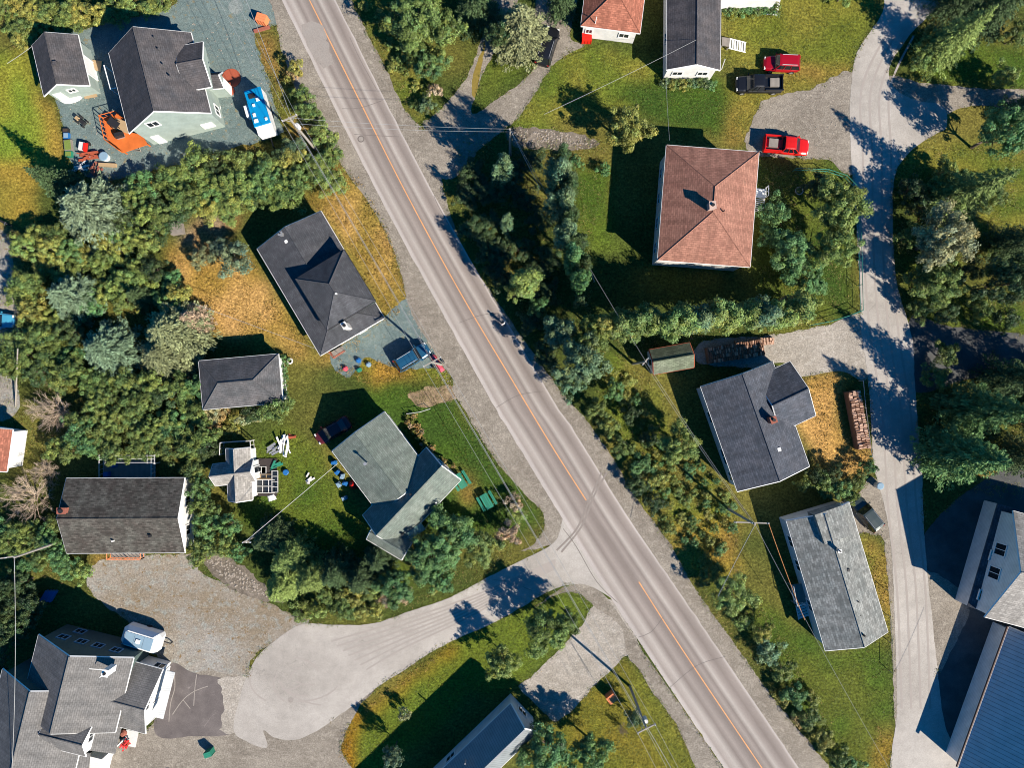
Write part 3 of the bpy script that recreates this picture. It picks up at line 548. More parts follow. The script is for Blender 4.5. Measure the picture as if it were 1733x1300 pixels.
def railing(h, pxs, z, hh=.95, mat='deck_or', name='railing', closed=False, step=.5):
    mb = MB(); pts = [P(p[0], p[1], z) for p in pxs]
    if closed: pts.append(pts[0])
    for a, b in zip(pts, pts[1:]):
        d = (b-a).length; k = max(1, int(d/step)); mb.tube([a+Vector((0, 0, hh)), b+Vector((0, 0, hh))], .05, 4); mb.tube([a+Vector((0, 0, .15)), b+Vector((0, 0, .15))], .03, 4)
        for i in range(k+1):
            p = a.lerp(b, i/k); mb.box(p.x, p.y, p.z-(.0), .05 if i % 4 else .1, .05 if i % 4 else .1, hh)
    return mb.build(name, mat, h)
def deck(h, pxpoly, z, mat='deck_or', name='deck', th=.12, legs=True):
    pts = [P(p[0], p[1], z) for p in pxpoly]; a = sum((pts[i].x*pts[(i+1) % len(pts)].y-pts[(i+1) % len(pts)].x*pts[i].y) for i in range(len(pts)))
    if a < 0: pts = pts[::-1]
    mb = MB().hexa([(p.x, p.y, z-th) for p in pts], [(p.x, p.y, z) for p in pts])
    c = sum(pts, Vector())/len(pts)
    if legs and z > .25:
        for p in pts: q_ = p.lerp(c, .06); mb.box(q_.x, q_.y, 0, .12, .12, z-th)
    return mb.build(name, mat, h)
def stairs(h, px0, px1, w, z, n=6, mat='white', name='stairs'):
    a = P(*px0, z); b = P(*px1, 0); d = (b.xy-a.xy); L = d.length; ang = math.atan2(d.y, d.x); mb = MB()
    for i in range(n):
        f = (i+.5)/n; p = a.xy+d*f; zz = z*(1-(i+1)/(n+.5)); mb.box(p.x, p.y, zz, L/n*.6, w, .06, ang)
    nrm = Vector((-d.y, d.x)).normalized()
    for s_ in (-1, 1): e0 = a.xy+nrm*s_*w/2; e1 = b.xy+nrm*s_*w/2; mb.tube([(e0.x, e0.y, z-.08), (e1.x, e1.y, .05)], .06, 4)
    return mb.build(name, mat, h)
M['tealroof'] = striped('ribbed_green_panel', C(130, 165, 150), .5, .3, 0, .4); M['sh_char'] = shingle('charcoal_shingles', C(88, 88, 92), C(112, 106, 106)); M['sh_grey'] = shingle('grey_shingles', C(100, 102, 104), C(122, 118, 118))
M['sh_darkgrey'] = shingle('dark_grey_shingles', C(86, 88, 92), C(100, 100, 104)); M['sh_mid'] = shingle('mid_grey_shingles', C(112, 114, 116), C(132, 130, 130))
M['sh_green'] = shingle('green_grey_shingles', C(128, 140, 130), C(142, 150, 140), .22, .25); M['sh_brown'] = shingle('red_brown_shingles', C(178, 126, 108), C(190, 138, 118), .24, .25)
M['sh_brown2'] = shingle('rusty_brown_shingles', C(186, 118, 96), C(196, 128, 104), .22, .35); M['sh_multi'] = shingle('mottled_brown_grey_shingles', C(92, 84, 78), C(112, 110, 102), .22, .55)
M['sh_navy'] = shingle('slate_dark_shingles', C(92, 98, 108), C(108, 110, 118), .24, .3); M['sh_white'] = shingle('pale_grey_shingles', C(150, 154, 150), C(172, 172, 166), .26, .45)
M['sh_moss'] = shingle('mossy_green_shingles', C(128, 138, 112), C(140, 146, 124), .22, .35); M['sh_gg'] = shingle('smooth_grey_shingles', C(128, 126, 124), C(146, 142, 138), .22, .15)
M['cblue'] = plain('pale_blue_canvas', C(150, 180, 200), .7, .1)
M['sh_light'] = shingle('bleached_shingles', C(170, 165, 158), C(190, 184, 176), .26, .3); M['corr'] = striped('corrugated_metal', C(150, 156, 158), .5, .3, 0, .5)
M['corr2'] = striped('ribbed_roof', C(225, 225, 222), .45, .5, 0, .5)

# -- garage with sage siding
h = house('garage', 'small sage green garage with dark gable roof beside the lawn, top left', 'garage', (110, 110))
w = Wing(h, (80-26, 76), (74, 162), (150, 138), 2.9, 4.7, 'sh_char', 'sage')
w.opening('B', .2, 2.1, .9, .6); w.opening('B', -1.6, 1.1, .9, 2.0, 'door', pane='white'); w.opening('R', 0, 1.05, 2.2, 2.0, 'door', pane='white')
for i in range(9): pass
boxvent(h, 93, 107, 4.7, .5, 'sh_char', name='ridge_vent')
p = P(151, 108, .15); MB().box(p.x, p.y, 0, 1.2, 3.0, .18, R(80)).build('doorstep', 'tan', h); p = P(152, 158, .2); MB().box(p.x, p.y, 0, 1.5, .9, .2, R(10)).build('step', 'tan', h)
# half-round white board
ang = R(16); c = P(118, 165, .6); mb = MB(); pts = []
for i in range(17): t = math.pi*i/16; pts.append((1.25*math.cos(t), .42*math.sin(t)))
dx, dy = Vector((math.cos(ang), math.sin(ang))), Vector((-math.sin(ang), math.cos(ang)))
b0 = [(c.x+dx.x*a-dy.x*b, c.y+dx.y*a-dy.y*b, .05) for a, b in pts]; t0 = [(x, y, .55) for x, y, z in b0]
mb.hexa(b0[::-1], t0[::-1]); o = mb.build('half_round_board', 'white'); tag(o, 'white half-round board lying against the garage gable wall', 'board')
# -- big sage house
h = house('sage_house', 'sage green house with large charcoal gable roof and orange deck', 'house', (275, 140))
w = Wing(h, (184, 89), (218, 225), (355, 183), 5.0, 8.5, 'sh_char', 'sage')
w.opening('B', -1.9, 5.0, 1.3, 1.0); w.opening('B', 3.0, 1.5, 1.3, 1.0, pane='white'); w.opening('B', -3.3, 1.1, .9, 2.0, 'door', pane='white')
for al in (-3, 0, 3): w.opening('R', al, 1.6, 1.2, 1.1)
w2 = Wing(h, (300, 78), (343, 70), (358, 146), 5.6, 6.8, 'sh_char', 'sage', oh=.15, z0=4.6)
w3 = Wing(h, (338, 124), (376, 121), (382, 148), 3.0, 4.3, 'sh_char', 'sage', oh=.25); w3.opening('B', 0, 1.1, 1.0, 2.0, 'door', pane='white')
boxvent(h, 219, 66, 6.6, .3, 'white'); vent(h, 216, 64, 6.6)
for i, (a, b) in enumerate(((255, 62), (262, 82), (270, 108), (282, 128))): boxvent(h, a+6, b, 8.1-.2, .14, 'sh_grey', hh=.05, name='ridge_patch')
mb = MB(); a = P(176, 110, 2.6); b = P(187, 150, 2.6); mb.tube([a, b], .09, 5); mb.box(a.x, a.y, 0, .1, .1, 2.6); mb.box(b.x, b.y, 0, .1, .1, 2.6); mb.tube([b, P(197, 148, 2.6)], .06, 4); mb.build('side_rail', 'white', h)
deck(h, [(175, 200), (201, 193), (215, 222), (240, 228), (250, 244), (208, 258), (184, 240)], .9)
railing(h, [(201, 193), (175, 200), (184, 240), (208, 258)], .9); stairs(h, (222, 243), (228, 256), 1.6, .9, 4, 'deck_gr')
o = MB(); p = P(207, 213, .9); o = o.box(p.x, p.y, .92, 2.0, 1.3, .05, R(-20)).build('deck_mat', 'tan', h)
t = thing('patio_table', 'dark table on the orange deck of the sage house', 'table', P(192, 208, .9)); p = P(192, 208, 1.6)
MB().box(p.x, p.y, 1.6, 1.4, .9, .05, R(-35)).build('tabletop', 'black', t)
for sx, sy in ((-1, -1), (1, -1), (1, 1), (-1, 1)):
    MB().box(p.x+sx*.4, p.y+sy*.4, .93, .06, .06, .67).build('leg', 'black', t)
t = thing('grill', 'black covered barbecue grill at the corner of the orange deck', 'grill', P(202, 229, .9)); p = P(202, 229, 1.3)
MB().box(p.x, p.y, 1.25, 1.1, .6, .5, R(15), 0, .7).build('hood', 'black', t); MB().box(p.x, p.y, .93, .9, .5, .32, R(15)).build('cart', 'steel', t)
# terracotta patios and pots
o = MB().cyl(*G(392, 132), .02, 1.15, .05, 28).build('patio', 'terra'); tag(o, 'round brick red paved patio by the porch of the sage house', 'patio')
o = MB().cyl(*G(389, 154), .02, .6, .05, 20).build('patio', 'terra'); tag(o, 'small brick red paving circle beside the white trailer end', 'patio')
x, y = G(369, 187); mb = MB(); mb.tube([(x+.35*math.cos(t), y+.75*math.sin(t), .1) for t in [i*math.pi/10 for i in range(21)]], .08, 5); o = mb.build('flower_bed_ring', 'offwhite'); tag(o, 'oval white edged flower bed below the sage house corner', 'flower bed')
mb = MB()
for i in range(16): mb.cyl(x+random.uniform(-.25, .25), y+random.uniform(-.6, .6), 0, .09, .25, 6, .13)
mb.build('flowers', 'terra', o, org=(0, 0, 0))
# -- travel trailer with blue roof
t = house('travel_trailer', 'travel trailer with bright blue roof parked beside the sage house', 'trailer', (434, 188)); zt = 2.7
A_, B_, C_ = (412, 153), (430, 215), (458, 207); cen, u, v, L, W = rect(A_, B_, C_, zt); ang = math.atan2(u.y, u.x)
MB().box(cen.x, cen.y, .6, L-.1, W-.08, zt-.72, ang).build('body', 'white', t); MB().box(cen.x, cen.y, zt-.12, L, W, .12, ang, 0, .97).build('roof_cover', 'rvblue', t)
e = cen+u.xy*(L/2+.42); n_ = u; 
mb = MB(); q_ = cen+u.xy*(L/2+.35); mb.box(q_.x, q_.y, .7, .9, W-.1, zt-1.3, ang); mb.build('front_cap', 'white', t)
for f, g2, sx, sy, m in ((-.3, .25, .55, .8, 'black'), (-.17, -.1, .35, .45, 'white'), (.2, .45, .4, .35, 'white'), (-.05, .3, .3, .3, 'white'), (.36, .45, .4, .5, 'white'), (.38, -.3, .3, .3, 'white')):
    q_ = cen+u.xy*L*f-v.xy*W*(g2-.1)*.8; MB().box(q_.x, q_.y, zt, sx, sy, .16, ang, 0, .85).build('roof_vent', m, t)
q_ = cen-u.xy*L*.02-v.xy*(W/2+.35); MB().box(q_.x, q_.y, 1.2, 1.3, .6, 1.0, ang).build('slide_out', 'white', t)
for sx in (-.12, .08):
    for sy in (-1, 1):
        q_ = cen+u.xy*L*sx+v.xy*sy*(W/2-.15); MB().tube([(q_.x-v.x*.12, q_.y-v.y*.12, .35), (q_.x+v.x*.12, q_.y+v.y*.12, .35)], .35, 14).build('wheel', 'rubber', t)
q_ = cen+u.xy*(L/2+.7); q2 = cen+u.xy*(L/2+1.9); MB().tube([(q_.x, q_.y, .55), (q2.x, q2.y, .5)], .08, 5).box(q2.x, q2.y, 0, .1, .1, .5).build('hitch', 'black', t)
# -- dark house in the dry grass: low wing with an upper storey
h = house('dark_roof_house', 'dark roofed two level house standing in dry orange grass beside the road', 'house', (545, 480))
w = Wing(h, (435, 421), (542, 602), (652, 541), 3.0, 4.5, 'sh_darkgrey', 'wsid', hip=(0, 3.6), oh=.4)
w.opening('B', -2.2, 1.4, 1.4, 1.0); w.opening('B', 1.0, 1.1, 1.0, 2.0, 'door', pane='white'); w.opening('B', 3.0, 1.4, 1.2, 1.0); w.opening('R', -3, 1.5, 1.4, 1.0); w.opening('R', 2, 1.5, 1.4, 1.0)
w2 = Wing(h, (500, 472), (553, 559), (637, 512), 5.3, 6.9, 'sh_darkgrey', 'dsid', hip=(2.9, 2.9), oh=.3, z0=2.5, trim='black')
chimney(h, 583, 551, 5.6, 3.2, .7, .5, R(-60), 'offwhite'); p = P(588, 557, 4.3); MB().tube([(p.x, p.y, 3.2), (p.x, p.y, 4.6)], .12, 8).build('stove_pipe', 'steel', h)
chimney(h, 474, 395, 5.0, 3, .35, .35, 0, 'steel'); boxvent(h, 485, 409, 4.1, .4, 'white', R(-60)); boxvent(h, 569, 497, 6.8, .22, 'white')
deck(h, [(560, 596), (578, 586), (584, 594), (567, 605)], .5, 'deck_gr'); railing(h, [(560, 597), (567, 606), (584, 595)], .5, .9, 'terra')
# -- small hip roofed shed
h = house('hip_roof_shed', 'small outbuilding with grey hip roof among the bushes', 'shed', (405, 643))
w = Wing(h, (336, 611), (471, 599), (475, 682), 2.9, 4.5, 'sh_grey', 'wsid', hip=(2.7, 2.7)); w.opening('R', 1, 1.3, 1.1, .9); boxvent(h, 354, 632, 3.4, .3, 'white')
# -- green-grey roofed house
h = house('green_roof_house', 'house with pale green-grey shingle roof and cross gables on the green lawn', 'house', (665, 810))
w = Wing(h, (562, 764), (640, 868), (728, 800), 3.1, 4.9, 'sh_green', 'wsid'); w.opening('A', -1.5, 1.5, 1.4, 1.0); w.opening('R', -1, 1.5, 1.4, 1.0); w.opening('L', 0, 1.1, .95, 2.0, 'door', pane='white')
w2 = Wing(h, (721, 758), (614, 872), (667, 933), 3.05, 5.2, 'sh_green', 'wsid'); w2.opening('A', 0, 1.5, 1.6, 1.1); w2.opening('L', -4, 1.5, 1.4, 1.0); w2.opening('B', 0, 1.5, 1.4, 1.0)
w3 = Wing(h, (640, 880), (699, 915), (672, 944), 3.12, 4.55, 'sh_green', 'wsid', trim='white', oh=.2)
p = P(620, 784, 4.9); MB().cyl(p.x, p.y, 3.6, .09, 1.9, 8).cyl(p.x, p.y, 5.5, .2, .15, 8).build('stove_pipe', 'steel', h); MB().cyl(p.x+.05, p.y-.05, 3.9, .2, .42, 10, .12).build('pipe_flashing', 'terra', h)
deck(h, [(688, 903), (712, 885), (720, 896), (697, 912)], 3.3, 'tealroof', 'porch_roof')
boxvent(h, 695, 837, 4.9, .25, 'black'); boxvent(h, 681, 905, 4.0, .25, 'black'); boxvent(h, 738, 851, 3.7, .16, 'white')
stripe_p = [P(568, 771, 3.0), P(640, 866, 3.0)]
# -- mottled roof house, left
h = house('mottled_roof_house', 'white walled house with mottled brown and grey gable roof, left side', 'house', (210, 872))
w = Wing(h, (112, 810), (312, 809), (309, 936), 3.1, 4.8, 'sh_multi', 'wsid', oh=.35)
w.opening('R', 2.5, 1.1, 1, 2, 'door', pane='white'); w.opening('R', -2, 1.5, 1.5, 1.0); w.opening('B', -1.5, 1.6, 1.2, 1.0); w.opening('B', 2, 1.6, 1.2, 1.0)
chimney(h, 104, 865, 5.0, 0, .9, .6, 0, 'brick'); boxvent(h, 254, 907, 4.1, .3, 'black'); boxvent(h, 191, 916, 3.9, .2, 'offwhite')
deck(h, [(175, 769), (263, 769), (263, 808), (176, 812)], .4, 'deck_gr'); railing(h, [(176, 810), (176, 769), (263, 769), (263, 808)], .4, 1.0, 'offwhite')
mb = MB(); 
for yy in (772, 777, 783): a, b = P(177, yy, 1.8), P(262, yy, 1.8); mb.tube([a, b], .04, 4)
for xx in (178, 190, 249, 261): mb.tube([P(xx, 770, 1.75), P(xx, 785, 1.75)], .035, 4); 
for xx in (178, 261): 
    for yy in (771, 785): p = P(xx, yy, 1.7); mb.box(p.x, p.y, .4, .1, .1, 1.35)
mb.build('pergola', 'offwhite', h)
p = P(194, 785, .4); o = MB().box(p.x, p.y, .42, .7, .9, .35, .3, 0, .8).build('garden_chair', 'blue'); tag(o, 'pale blue chair on the shaded back deck', 'chair'); p = P(184, 802, .4); o = MB().box(p.x, p.y, .42, .6, .6, .7, 0, 0, .9).build('storage_bin', 'blue'); tag(o, 'blue storage bin on the back deck near the house wall', 'bin')
deck(h, [(188, 930), (244, 930), (244, 944), (188, 944)], .5, 'deck_gr'); railing(h, [(188, 932), (188, 944), (244, 944), (244, 932)], .5, .9, 'orange')
# -- cottage shed with crossing gables
h = house('garden_cottage', 'small pale shingled garden cottage with crossing gables', 'shed', (400, 805))
w = Wing(h, (382, 760), (386, 848), (427, 838), 2.3, 3.6, 'sh_light', 'wsid', oh=.2); w2 = Wing(h, (360, 786), (428, 778), (433, 815), 2.35, 3.7, 'sh_light', 'wsid', oh=.2)
w.opening('B', 0, 1.3, .8, .7); w2.opening('B', 0, 1.0, .8, 1.8, 'door'); w2.opening('A', 0, 1.3, .7, .7)
railing(h, [(379, 768), (380, 748), (430, 745), (431, 760)], .3, 1.3, 'offwhite', 'trellis')
t = thing('reclaimed_windows', 'stacked old window frames leaning by the small cottage', 'window frames', (*G(452, 805), 0))
for i, (x0, y0, ww, hh2) in enumerate(((434, 790, 16, 12), (432, 803, 28, 7), (435, 812, 30, 22), (461, 797, 10, 36))):
    a = P(x0, y0, .2); b = P(x0+ww, y0+hh2, .2); mb = MB(); zz = .12+.07*i; nx_ = max(1, ww//8); ny_ = max(1, hh2//8)
    for k in range(nx_+1): xx = a.x+(b.x-a.x)*k/nx_; mb.box(xx, (a.y+b.y)/2, zz, .07, abs(a.y-b.y), .06)
    for k in range(ny_+1): yy = a.y+(b.y-a.y)*k/ny_; mb.box((a.x+b.x)/2, yy, zz+.062, abs(b.x-a.x)+.07, .07, .05)
    fr = mb.build('frame', 'offwhite' if i != 1 else 'tan', t); MB().box((a.x+b.x)/2, (a.y+b.y)/2, zz-.04, abs(b.x-a.x)-.05, abs(a.y-b.y)-.05, .03).build('pane', 'glass', fr, org=tuple(t['_o']))
p = P(449, 808, 0); o = MB().box(p.x, p.y, .01, 2.9, 4.6, .1, 0).build('timber_platform', plain('dark_boards', C(70, 62, 60), .9)); tag(o, 'dark board platform beneath the old window frames', 'platform')
# -- rusty brown roofed house, top
h = house('brown_roof_cottage', 'white cottage with rusty brown hip roof at the top edge', 'house', (1035, 0))
w = Wing(h, (1000, -92), (983, 43), (1083, 58), 3.2, 5.2, 'sh_brown2', 'wsid', hip=(3.4, 3.4)); w.opening('B', 1.8, 1.6, 1.2, .8); w.opening('B', -2.4, 1.6, .8, .8)
p = P(1008, 36, 3.8); MB().cyl(p.x, p.y, 3.3, .05, 1.5, 6).build('mast', 'white', h)
# -- long grey roof with white gable, top
h = house('white_gable_house', 'white house with long dark grey gable roof reaching the top edge', 'house', (1175, 40))
w = Wing(h, (1130, -130), (1128, 117), (1219, 119), 3.3, 4.7, 'sh_char', 'wsid', oh=.3); w.opening('B', -1.5, 1.7, 1.2, .8); w.opening('B', 1.5, 1.7, 1.2, .8); w.opening('L', 4, 1.7, 1.2, .9)
o = MB(); p = P(1226, 110, 0); MB().tube([P(1227, 100, 3.1), P(1221, 117, .2)], .05, 5).build('downpipe', 'white', h)
stairs(h, (1234, 72), (1262, 80), 1.2, .9, 7, 'white'); deck(h, [(1222, 62), (1236, 64), (1234, 78), (1222, 76)], .9, 'deck_gr', 'landing')
h = house('white_wall_house', 'white walled building cut by the top edge beside the stepped ramp', 'house', (1280, -60)); w = Wing(h, (1222, -100), (1222, -4), (1322, -2), 3.2, 4.6, 'sh_brown2', 'wsid', oh=.2)
stairs(h, (1314, -12), (1306, 26), 1.2, .9, 8, 'white')
# -- big brown hip roof
h = house('brown_hip_house', 'large brown hip roofed house with pale blue shaded walls and small chimney', 'house', (1195, 350))
w = Wing(h, (1128, 245), (1113, 440), (1270, 447), 5.0, 7.2, 'sh_brown', 'wsid', hip=(5.0, 5.4), oh=.35, trim='white')
for al in (-4.5, -1.5, 1.5, 4.5): w.opening('L', al, 3.8, 1.3, 1.0); w.opening('L', al, 1.3, 1.3, .9)
for al in (-3.5, 0, 3.5): w.opening('B', al, 3.8, 1.3, 1.0)
chimney(h, 1206, 347, 8.0, 6.4, .65, .75, R(5), 'brickw'); vent(h, 1226, 356, 6.8)
deck(h, [(1278, 318), (1296, 320), (1296, 334), (1278, 334)], 1.4, 'white', 'landing'); stairs(h, (1287, 334), (1284, 358), 1.1, 1.4, 7, 'white'); railing(h, [(1296, 318), (1296, 334)], 1.4, .9, 'white')
# -- small mossy shed
h = house('mossy_shed', 'small shed with mossy green shingle roof below the conifer hedge', 'shed', (1135, 610))
w = Wing(h, (1099, 616-24), (1167, 580), (1176, 622), 2.4, 3.4, 'sh_moss', 'bsid', oh=.15, trim='terra'); w.opening('A', 0, 1.0, .8, 1.8, 'door')
# -- slate roof house, right
h = house('slate_roof_house', 'house with dark slate coloured roof and red chimney beside the woodpile', 'house', (1280, 725))
w = Wing(h, (1186, 655), (1248, 832), (1373, 798), 3.6, 5.5, 'sh_navy', 'bsid', oh=.35); w2 = Wing(h, (1278, 640), (1337, 612), (1371, 708), 3.7, 5.2, 'sh_navy', 'bsid', oh=.3)
w.opening('L', 2.5, 1.8, 2.0, 1.1); w.opening('L', 5, 1.8, 1.2, 1.1); w.opening('L', -2.5, 1.8, 1.4, 1.1); w2.opening('B', 0, 1.6, 1.6, 1.2); w.opening('B', 2, 1.5, 1.2, 1.0)
chimney(h, 1309, 711, 6.1, 4.3, .65, .65, R(20), 'brick'); boxvent(h, 1318, 761, 4.9, .5, 'white', R(20), .12, 'skylight')
p = P(1272, 635, 4.0); MB().tube([(p.x, p.y, 3.3), (p.x, p.y, 4.7)], .05, 6).tube([(p.x-.3, p.y-.3, 4.6), (p.x+.3, p.y+.3, 4.6)], .04, 4).build('aerial', 'steel', h)
# -- pale shingled house
h = house('pale_shingle_house', 'long house with speckled pale grey shingles beside the concrete road', 'house', (1415, 985))
w = Wing(h, (1331, 882), (1397, 1102), (1504, 1074), 3.2, 5.0, 'sh_white', 'bsid', oh=.3)
q_ = [P(1379, 872, 5.06), P(1396, 922, 5.06), P(1441, 906, 4.45), P(1424, 856, 4.45)]; mb = MB().hexa([(p.x, p.y, 3.05) for p in q_], [tuple(p) for p in q_]); mb.build('raised_roof', 'sh_white', h)
for al in (-5, -2, 3): w.opening('L', al, 1.7, 1.4, 1.1)
w.opening('R', 3, 1.7, 1.3, 1.0); w.opening('B', 0, 1.7, 1.4, 1.0)
chimney(h, 1421, 933, 5.7, 4.2, .3, .3, 0, 'steel'); boxvent(h, 1435, 965, 4.5, .35, 'black'); vent(h, 1454, 1020, 4.4); vent(h, 1457, 1043, 4.3); vent(h, 1465, 1078, 4.6, .12, .7)
deck(h, [(1338, 990), (1364, 988), (1370, 1018), (1344, 1022)], 1.0, 'deck_gr'); railing(h, [(1338, 990), (1344, 1022), (1358, 1020)], 1.0, .9, 'wsid'); stairs(h, (1356, 1022), (1360, 1046), 1.3, 1.0, 5, 'bsid')
deck(h, [(1418, 862), (1428, 862), (1448, 906), (1438, 912)], .5, 'deck_gr', 'side_deck'); railing(h, [(1416, 864), (1428, 861), (1430, 866)], .5, .9, 'white')
# -- blue walled house, right edge
h = house('gabled_house', 'large two storey pale house with light grey roof at the right edge', 'house', (1690, 950))
w = Wing(h, (1667, 1045), (1850, 1094), (1890, 912), 5.2, 8.6, 'sh_light', 'wsid', oh=.35)
w.opening('A', 1.6, 4.4, 1.4, 1.6); w.opening('A', -1.2, 4.4, 1.4, 1.6)
h2 = h; mb = MB(); a0, a1 = P(1691, 853, 3.0), P(1640, 1028, 3.0); d = (a1-a0); L_ = d.length; un = d.normalized(); nn_ = Vector((-un.y, un.x, 0)); nn_ = nn_ if nn_.x < 0 else -nn_
ring0 = [a0, a1, a1-nn_*2.2, a0-nn_*2.2]; ar = [(p.x, p.y) for p in ring0]
top = [(a0.x, a0.y, 2.75), (a1.x, a1.y, 2.75), (ar[2][0], ar[2][1], 3.6), (ar[3][0], ar[3][1], 3.6)]; bot = [(x, y, z-.12) for x, y, z in top]
MB().hexa(bot, top).build('porch_roof', 'sh_navy', h)
w5 = MB(); b0 = [a0-nn_*.3, a1-nn_*.3, a1-nn_*2.0, a0-nn_*2.0]; w5.hexa([(p.x, p.y, 0) for p in b0], [(p.x, p.y, 2.7) for p in b0]).build('porch_wall', 'wsid', h)
for f in (.48, .86):
    p = a0.lerp(a1, f)-nn_*1.0; zz = 3.1; MB().box(p.x, p.y, zz-.05, 1.3, 1.0, .2, math.atan2(un.y, un.x)).build('skylight', 'white', h)
    MB().box(p.x, p.y, zz+.152, 1.0, .7, .02, math.atan2(un.y, un.x)).build('skylight_glass', 'glass' if f < .6 else 'terra', h)
p = P(1656, 1029, .0); 
deck(h, [(1644, 1026), (1664, 1034), (1672, 1010), (1652, 1000)], .6, 'bsid', 'step_landing')
# -- long ribbed roof house bottom right
h = house('ribbed_roof_house', 'long low house with ribbed blue-grey roof in the bottom right corner', 'house', (1700, 1200))
w = Wing(h, (1708, 1062), (1622, 1300), (1790, 1356), 3.0, 7.7, 'corr2', 'wsid', oh=.3)
g0, g1 = w.q(-w.L/2, -w.W/2-.15, 2.9), w.q(w.L/2, -w.W/2-.15, 2.9); MB().tube([g0, g1], .12, 6).build('gutter', 'brown', h)
# -- bottom centre house with metal roof
h = house('metal_roof_house', 'house with steep ribbed metal roof and pale sunlit slope at the bottom edge', 'house', (830, 1270))
w = Wing(h, (864, 1192), (650, 1398), (696, 1446), 3.6, 6.2, 'corr', 'bsid', oh=.3); w.opening('A', 0, 1.6, 1.3, 1.0); w.opening('L', 0, 1.6, 1.4, 1.0)
ov = MB(); l_, w_ = w.L/2, w.W/2
vent(h, 787, 1294, 5.2, .08, .7, 'steel')
# -- big house bottom left
h = house('many_gabled_house', 'large grey roofed house with several gables and white trim, bottom left', 'house', (130, 1200))
def slab(h, pts, mat, name='roof', th=.16):
    q_ = [P(x, y, z) for x, y, z in pts]; ar = sum(q_[i].x*q_[(i+1) % len(q_)].y-q_[(i+1) % len(q_)].x*q_[i].y for i in range(len(q_))); q_ = q_ if ar > 0 else q_[::-1]
    return MB().hexa([(p.x, p.y, p.z-th) for p in q_], [tuple(p) for p in q_]).build(name, mat, h)
w = Wing(h, (4, 1133), (-46, 1339), (110, 1373), 4.6, 7.6, 'sh_gg', 'dsid', oh=.35)
w0 = Wing(h, (65, 1075), (34, 1201), (195, 1239), 4.7, 7.65, 'sh_gg', 'dsid', oh=.35)
for al in (-3.6, -1.4, .6, 2.8): w0.opening('A', al, 3.2, 1.1, .9, trim='cblue')
for al in (-3, 3): w0.opening('A', al, 1.0, 1.1, .9, trim='cblue')
w1 = Wing(h, (135, 1096), (275, 1134), (250, 1244), 3.1, 5.2, 'sh_gg', 'wsid', oh=.45)
w1.opening('B', 2.1, 1.1, 2.6, 2.0, 'garage_door', pane='bsid'); w1.opening('B', -1.6, 1.1, 2.6, 2.0, 'garage_door', pane='bsid'); w1.opening('B', .3, 3.5, 1.2, .8)
for al in (-3, 0, 3): w1.opening('L', al+1, 1.6, 1.2, 1.0)
w3 = Wing(h, (88, 1202), (160, 1220), (143, 1281), 5.5, 7.0, 'sh_gg', 'wsid', oh=.2, z0=3); w3.opening('B', 0, 5.0, 1.3, .9)
slab(h, [(205, 1232, 3.0), (194, 1277, 3.0), (84, 1262, 6.3), (96, 1200, 6.3)], 'sh_gg', 'porch_roof'); slab(h, [(152, 1276, 3.7), (146, 1345, 3.7), (50, 1335, 6.5), (62, 1262, 6.5)], 'sh_gg', 'porch_roof')
for (x_, y_) in ((196, 1240), (188, 1272), (146, 1284), (141, 1330)): p = P(x_, y_, 2.8); MB().box(p.x, p.y, 0, .18, .18, 2.8).build('porch_post', 'white', h)
p0, p1 = P(203, 1236, 2.95), P(192, 1277, 2.95); MB().tube([p0, p1], .09, 4).build('fascia', 'white', h)
p = P(166, 1296, 1.4); w8 = MB().box(p.x, p.y, 0, 1.6, 3.2, 2.6, R(-14)).build('bay', 'wsid', h)
a, b = P(289, 1137, 2.35), P(269, 1216, 2.35); d = (b-a); ang = math.atan2(d.y, d.x); c_ = (a+b)/2; MB().box(c_.x, c_.y, 2.28, d.length, 1.0, .1, ang).build('awning', 'bsid', h)
chimney(h, 178, 1140, 7.6, 6, .6, .7, R(-10), 'white'); p = P(178, 1136, 7.9); MB().tube([(p.x, p.y, 7.7), (p.x-1.1, p.y+.7, 9.0)], .05, 5).tube([(p.x, p.y, 7.7), (p.x-.8, p.y-.9, 7.6)], .05, 5).build('antenna', 'offwhite', h)
o = None
# ---------------------------------------------------------------- vehicles (built along +X, nose at +X)
def ring(x, hw, z0, z1, n=3, tum=.06):
    """cross-section of a car body: rounded box from z0 to z1"""
    c = min(.16, (z1-z0)*.35); zz = [(hw-.05, z0), (hw, z0+.12), (hw+.01, (z0+z1)/2), (hw-tum, z1-c*.6), (hw-tum-c, z1)]
    r = [(x, y, z) for y, z in zz]+[(x, 0, z1+.02)]+[(x, -y, z) for y, z in zz[::-1]]; return r
def cabin(mbg, mbr, x0, x1, x2, x3, hw, zb, zt, tp=.2):
    """glass house: base x0..x3, top x1..x2"""
    b = [(x0, -hw, zb), (x3, -hw, zb), (x3, hw, zb), (x0, hw, zb)]; t = [(x1, -hw+tp, zt), (x2, -hw+tp, zt), (x2, hw-tp, zt), (x1, hw-tp, zt)]
    mbg.hexa(b, t)
    e = .03; xm = (x1+x2)/2
    mbr.loft([[(x, -hw+tp-e, zt-.02), (x, -hw+tp+.12, zt+.05+d), (x, 0, zt+.075+d), (x, hw-tp-.12, zt+.05+d), (x, hw-tp+e, zt-.02)][::-1] for x, d in ((x1-e, -.03), (x1+.2, 0), (xm, .01), (x2-.2, 0), (x2+e, -.03))])
    for sy in (-1, 1):
        for (xa, xb) in ((x0, x1), (x3, x2)): mbr.tube([(xa, sy*(hw-.01), zb), (xb, sy*(hw-tp), zt+.01)], .055, 4)
        for f in (.38, .68): xa = x0+(x3-x0)*f; xb = x1+(x2-x1)*f; mbr.tube([(xa, sy*(hw), zb), (xb, sy*(hw-tp+.01), zt+.01)], .045, 4)
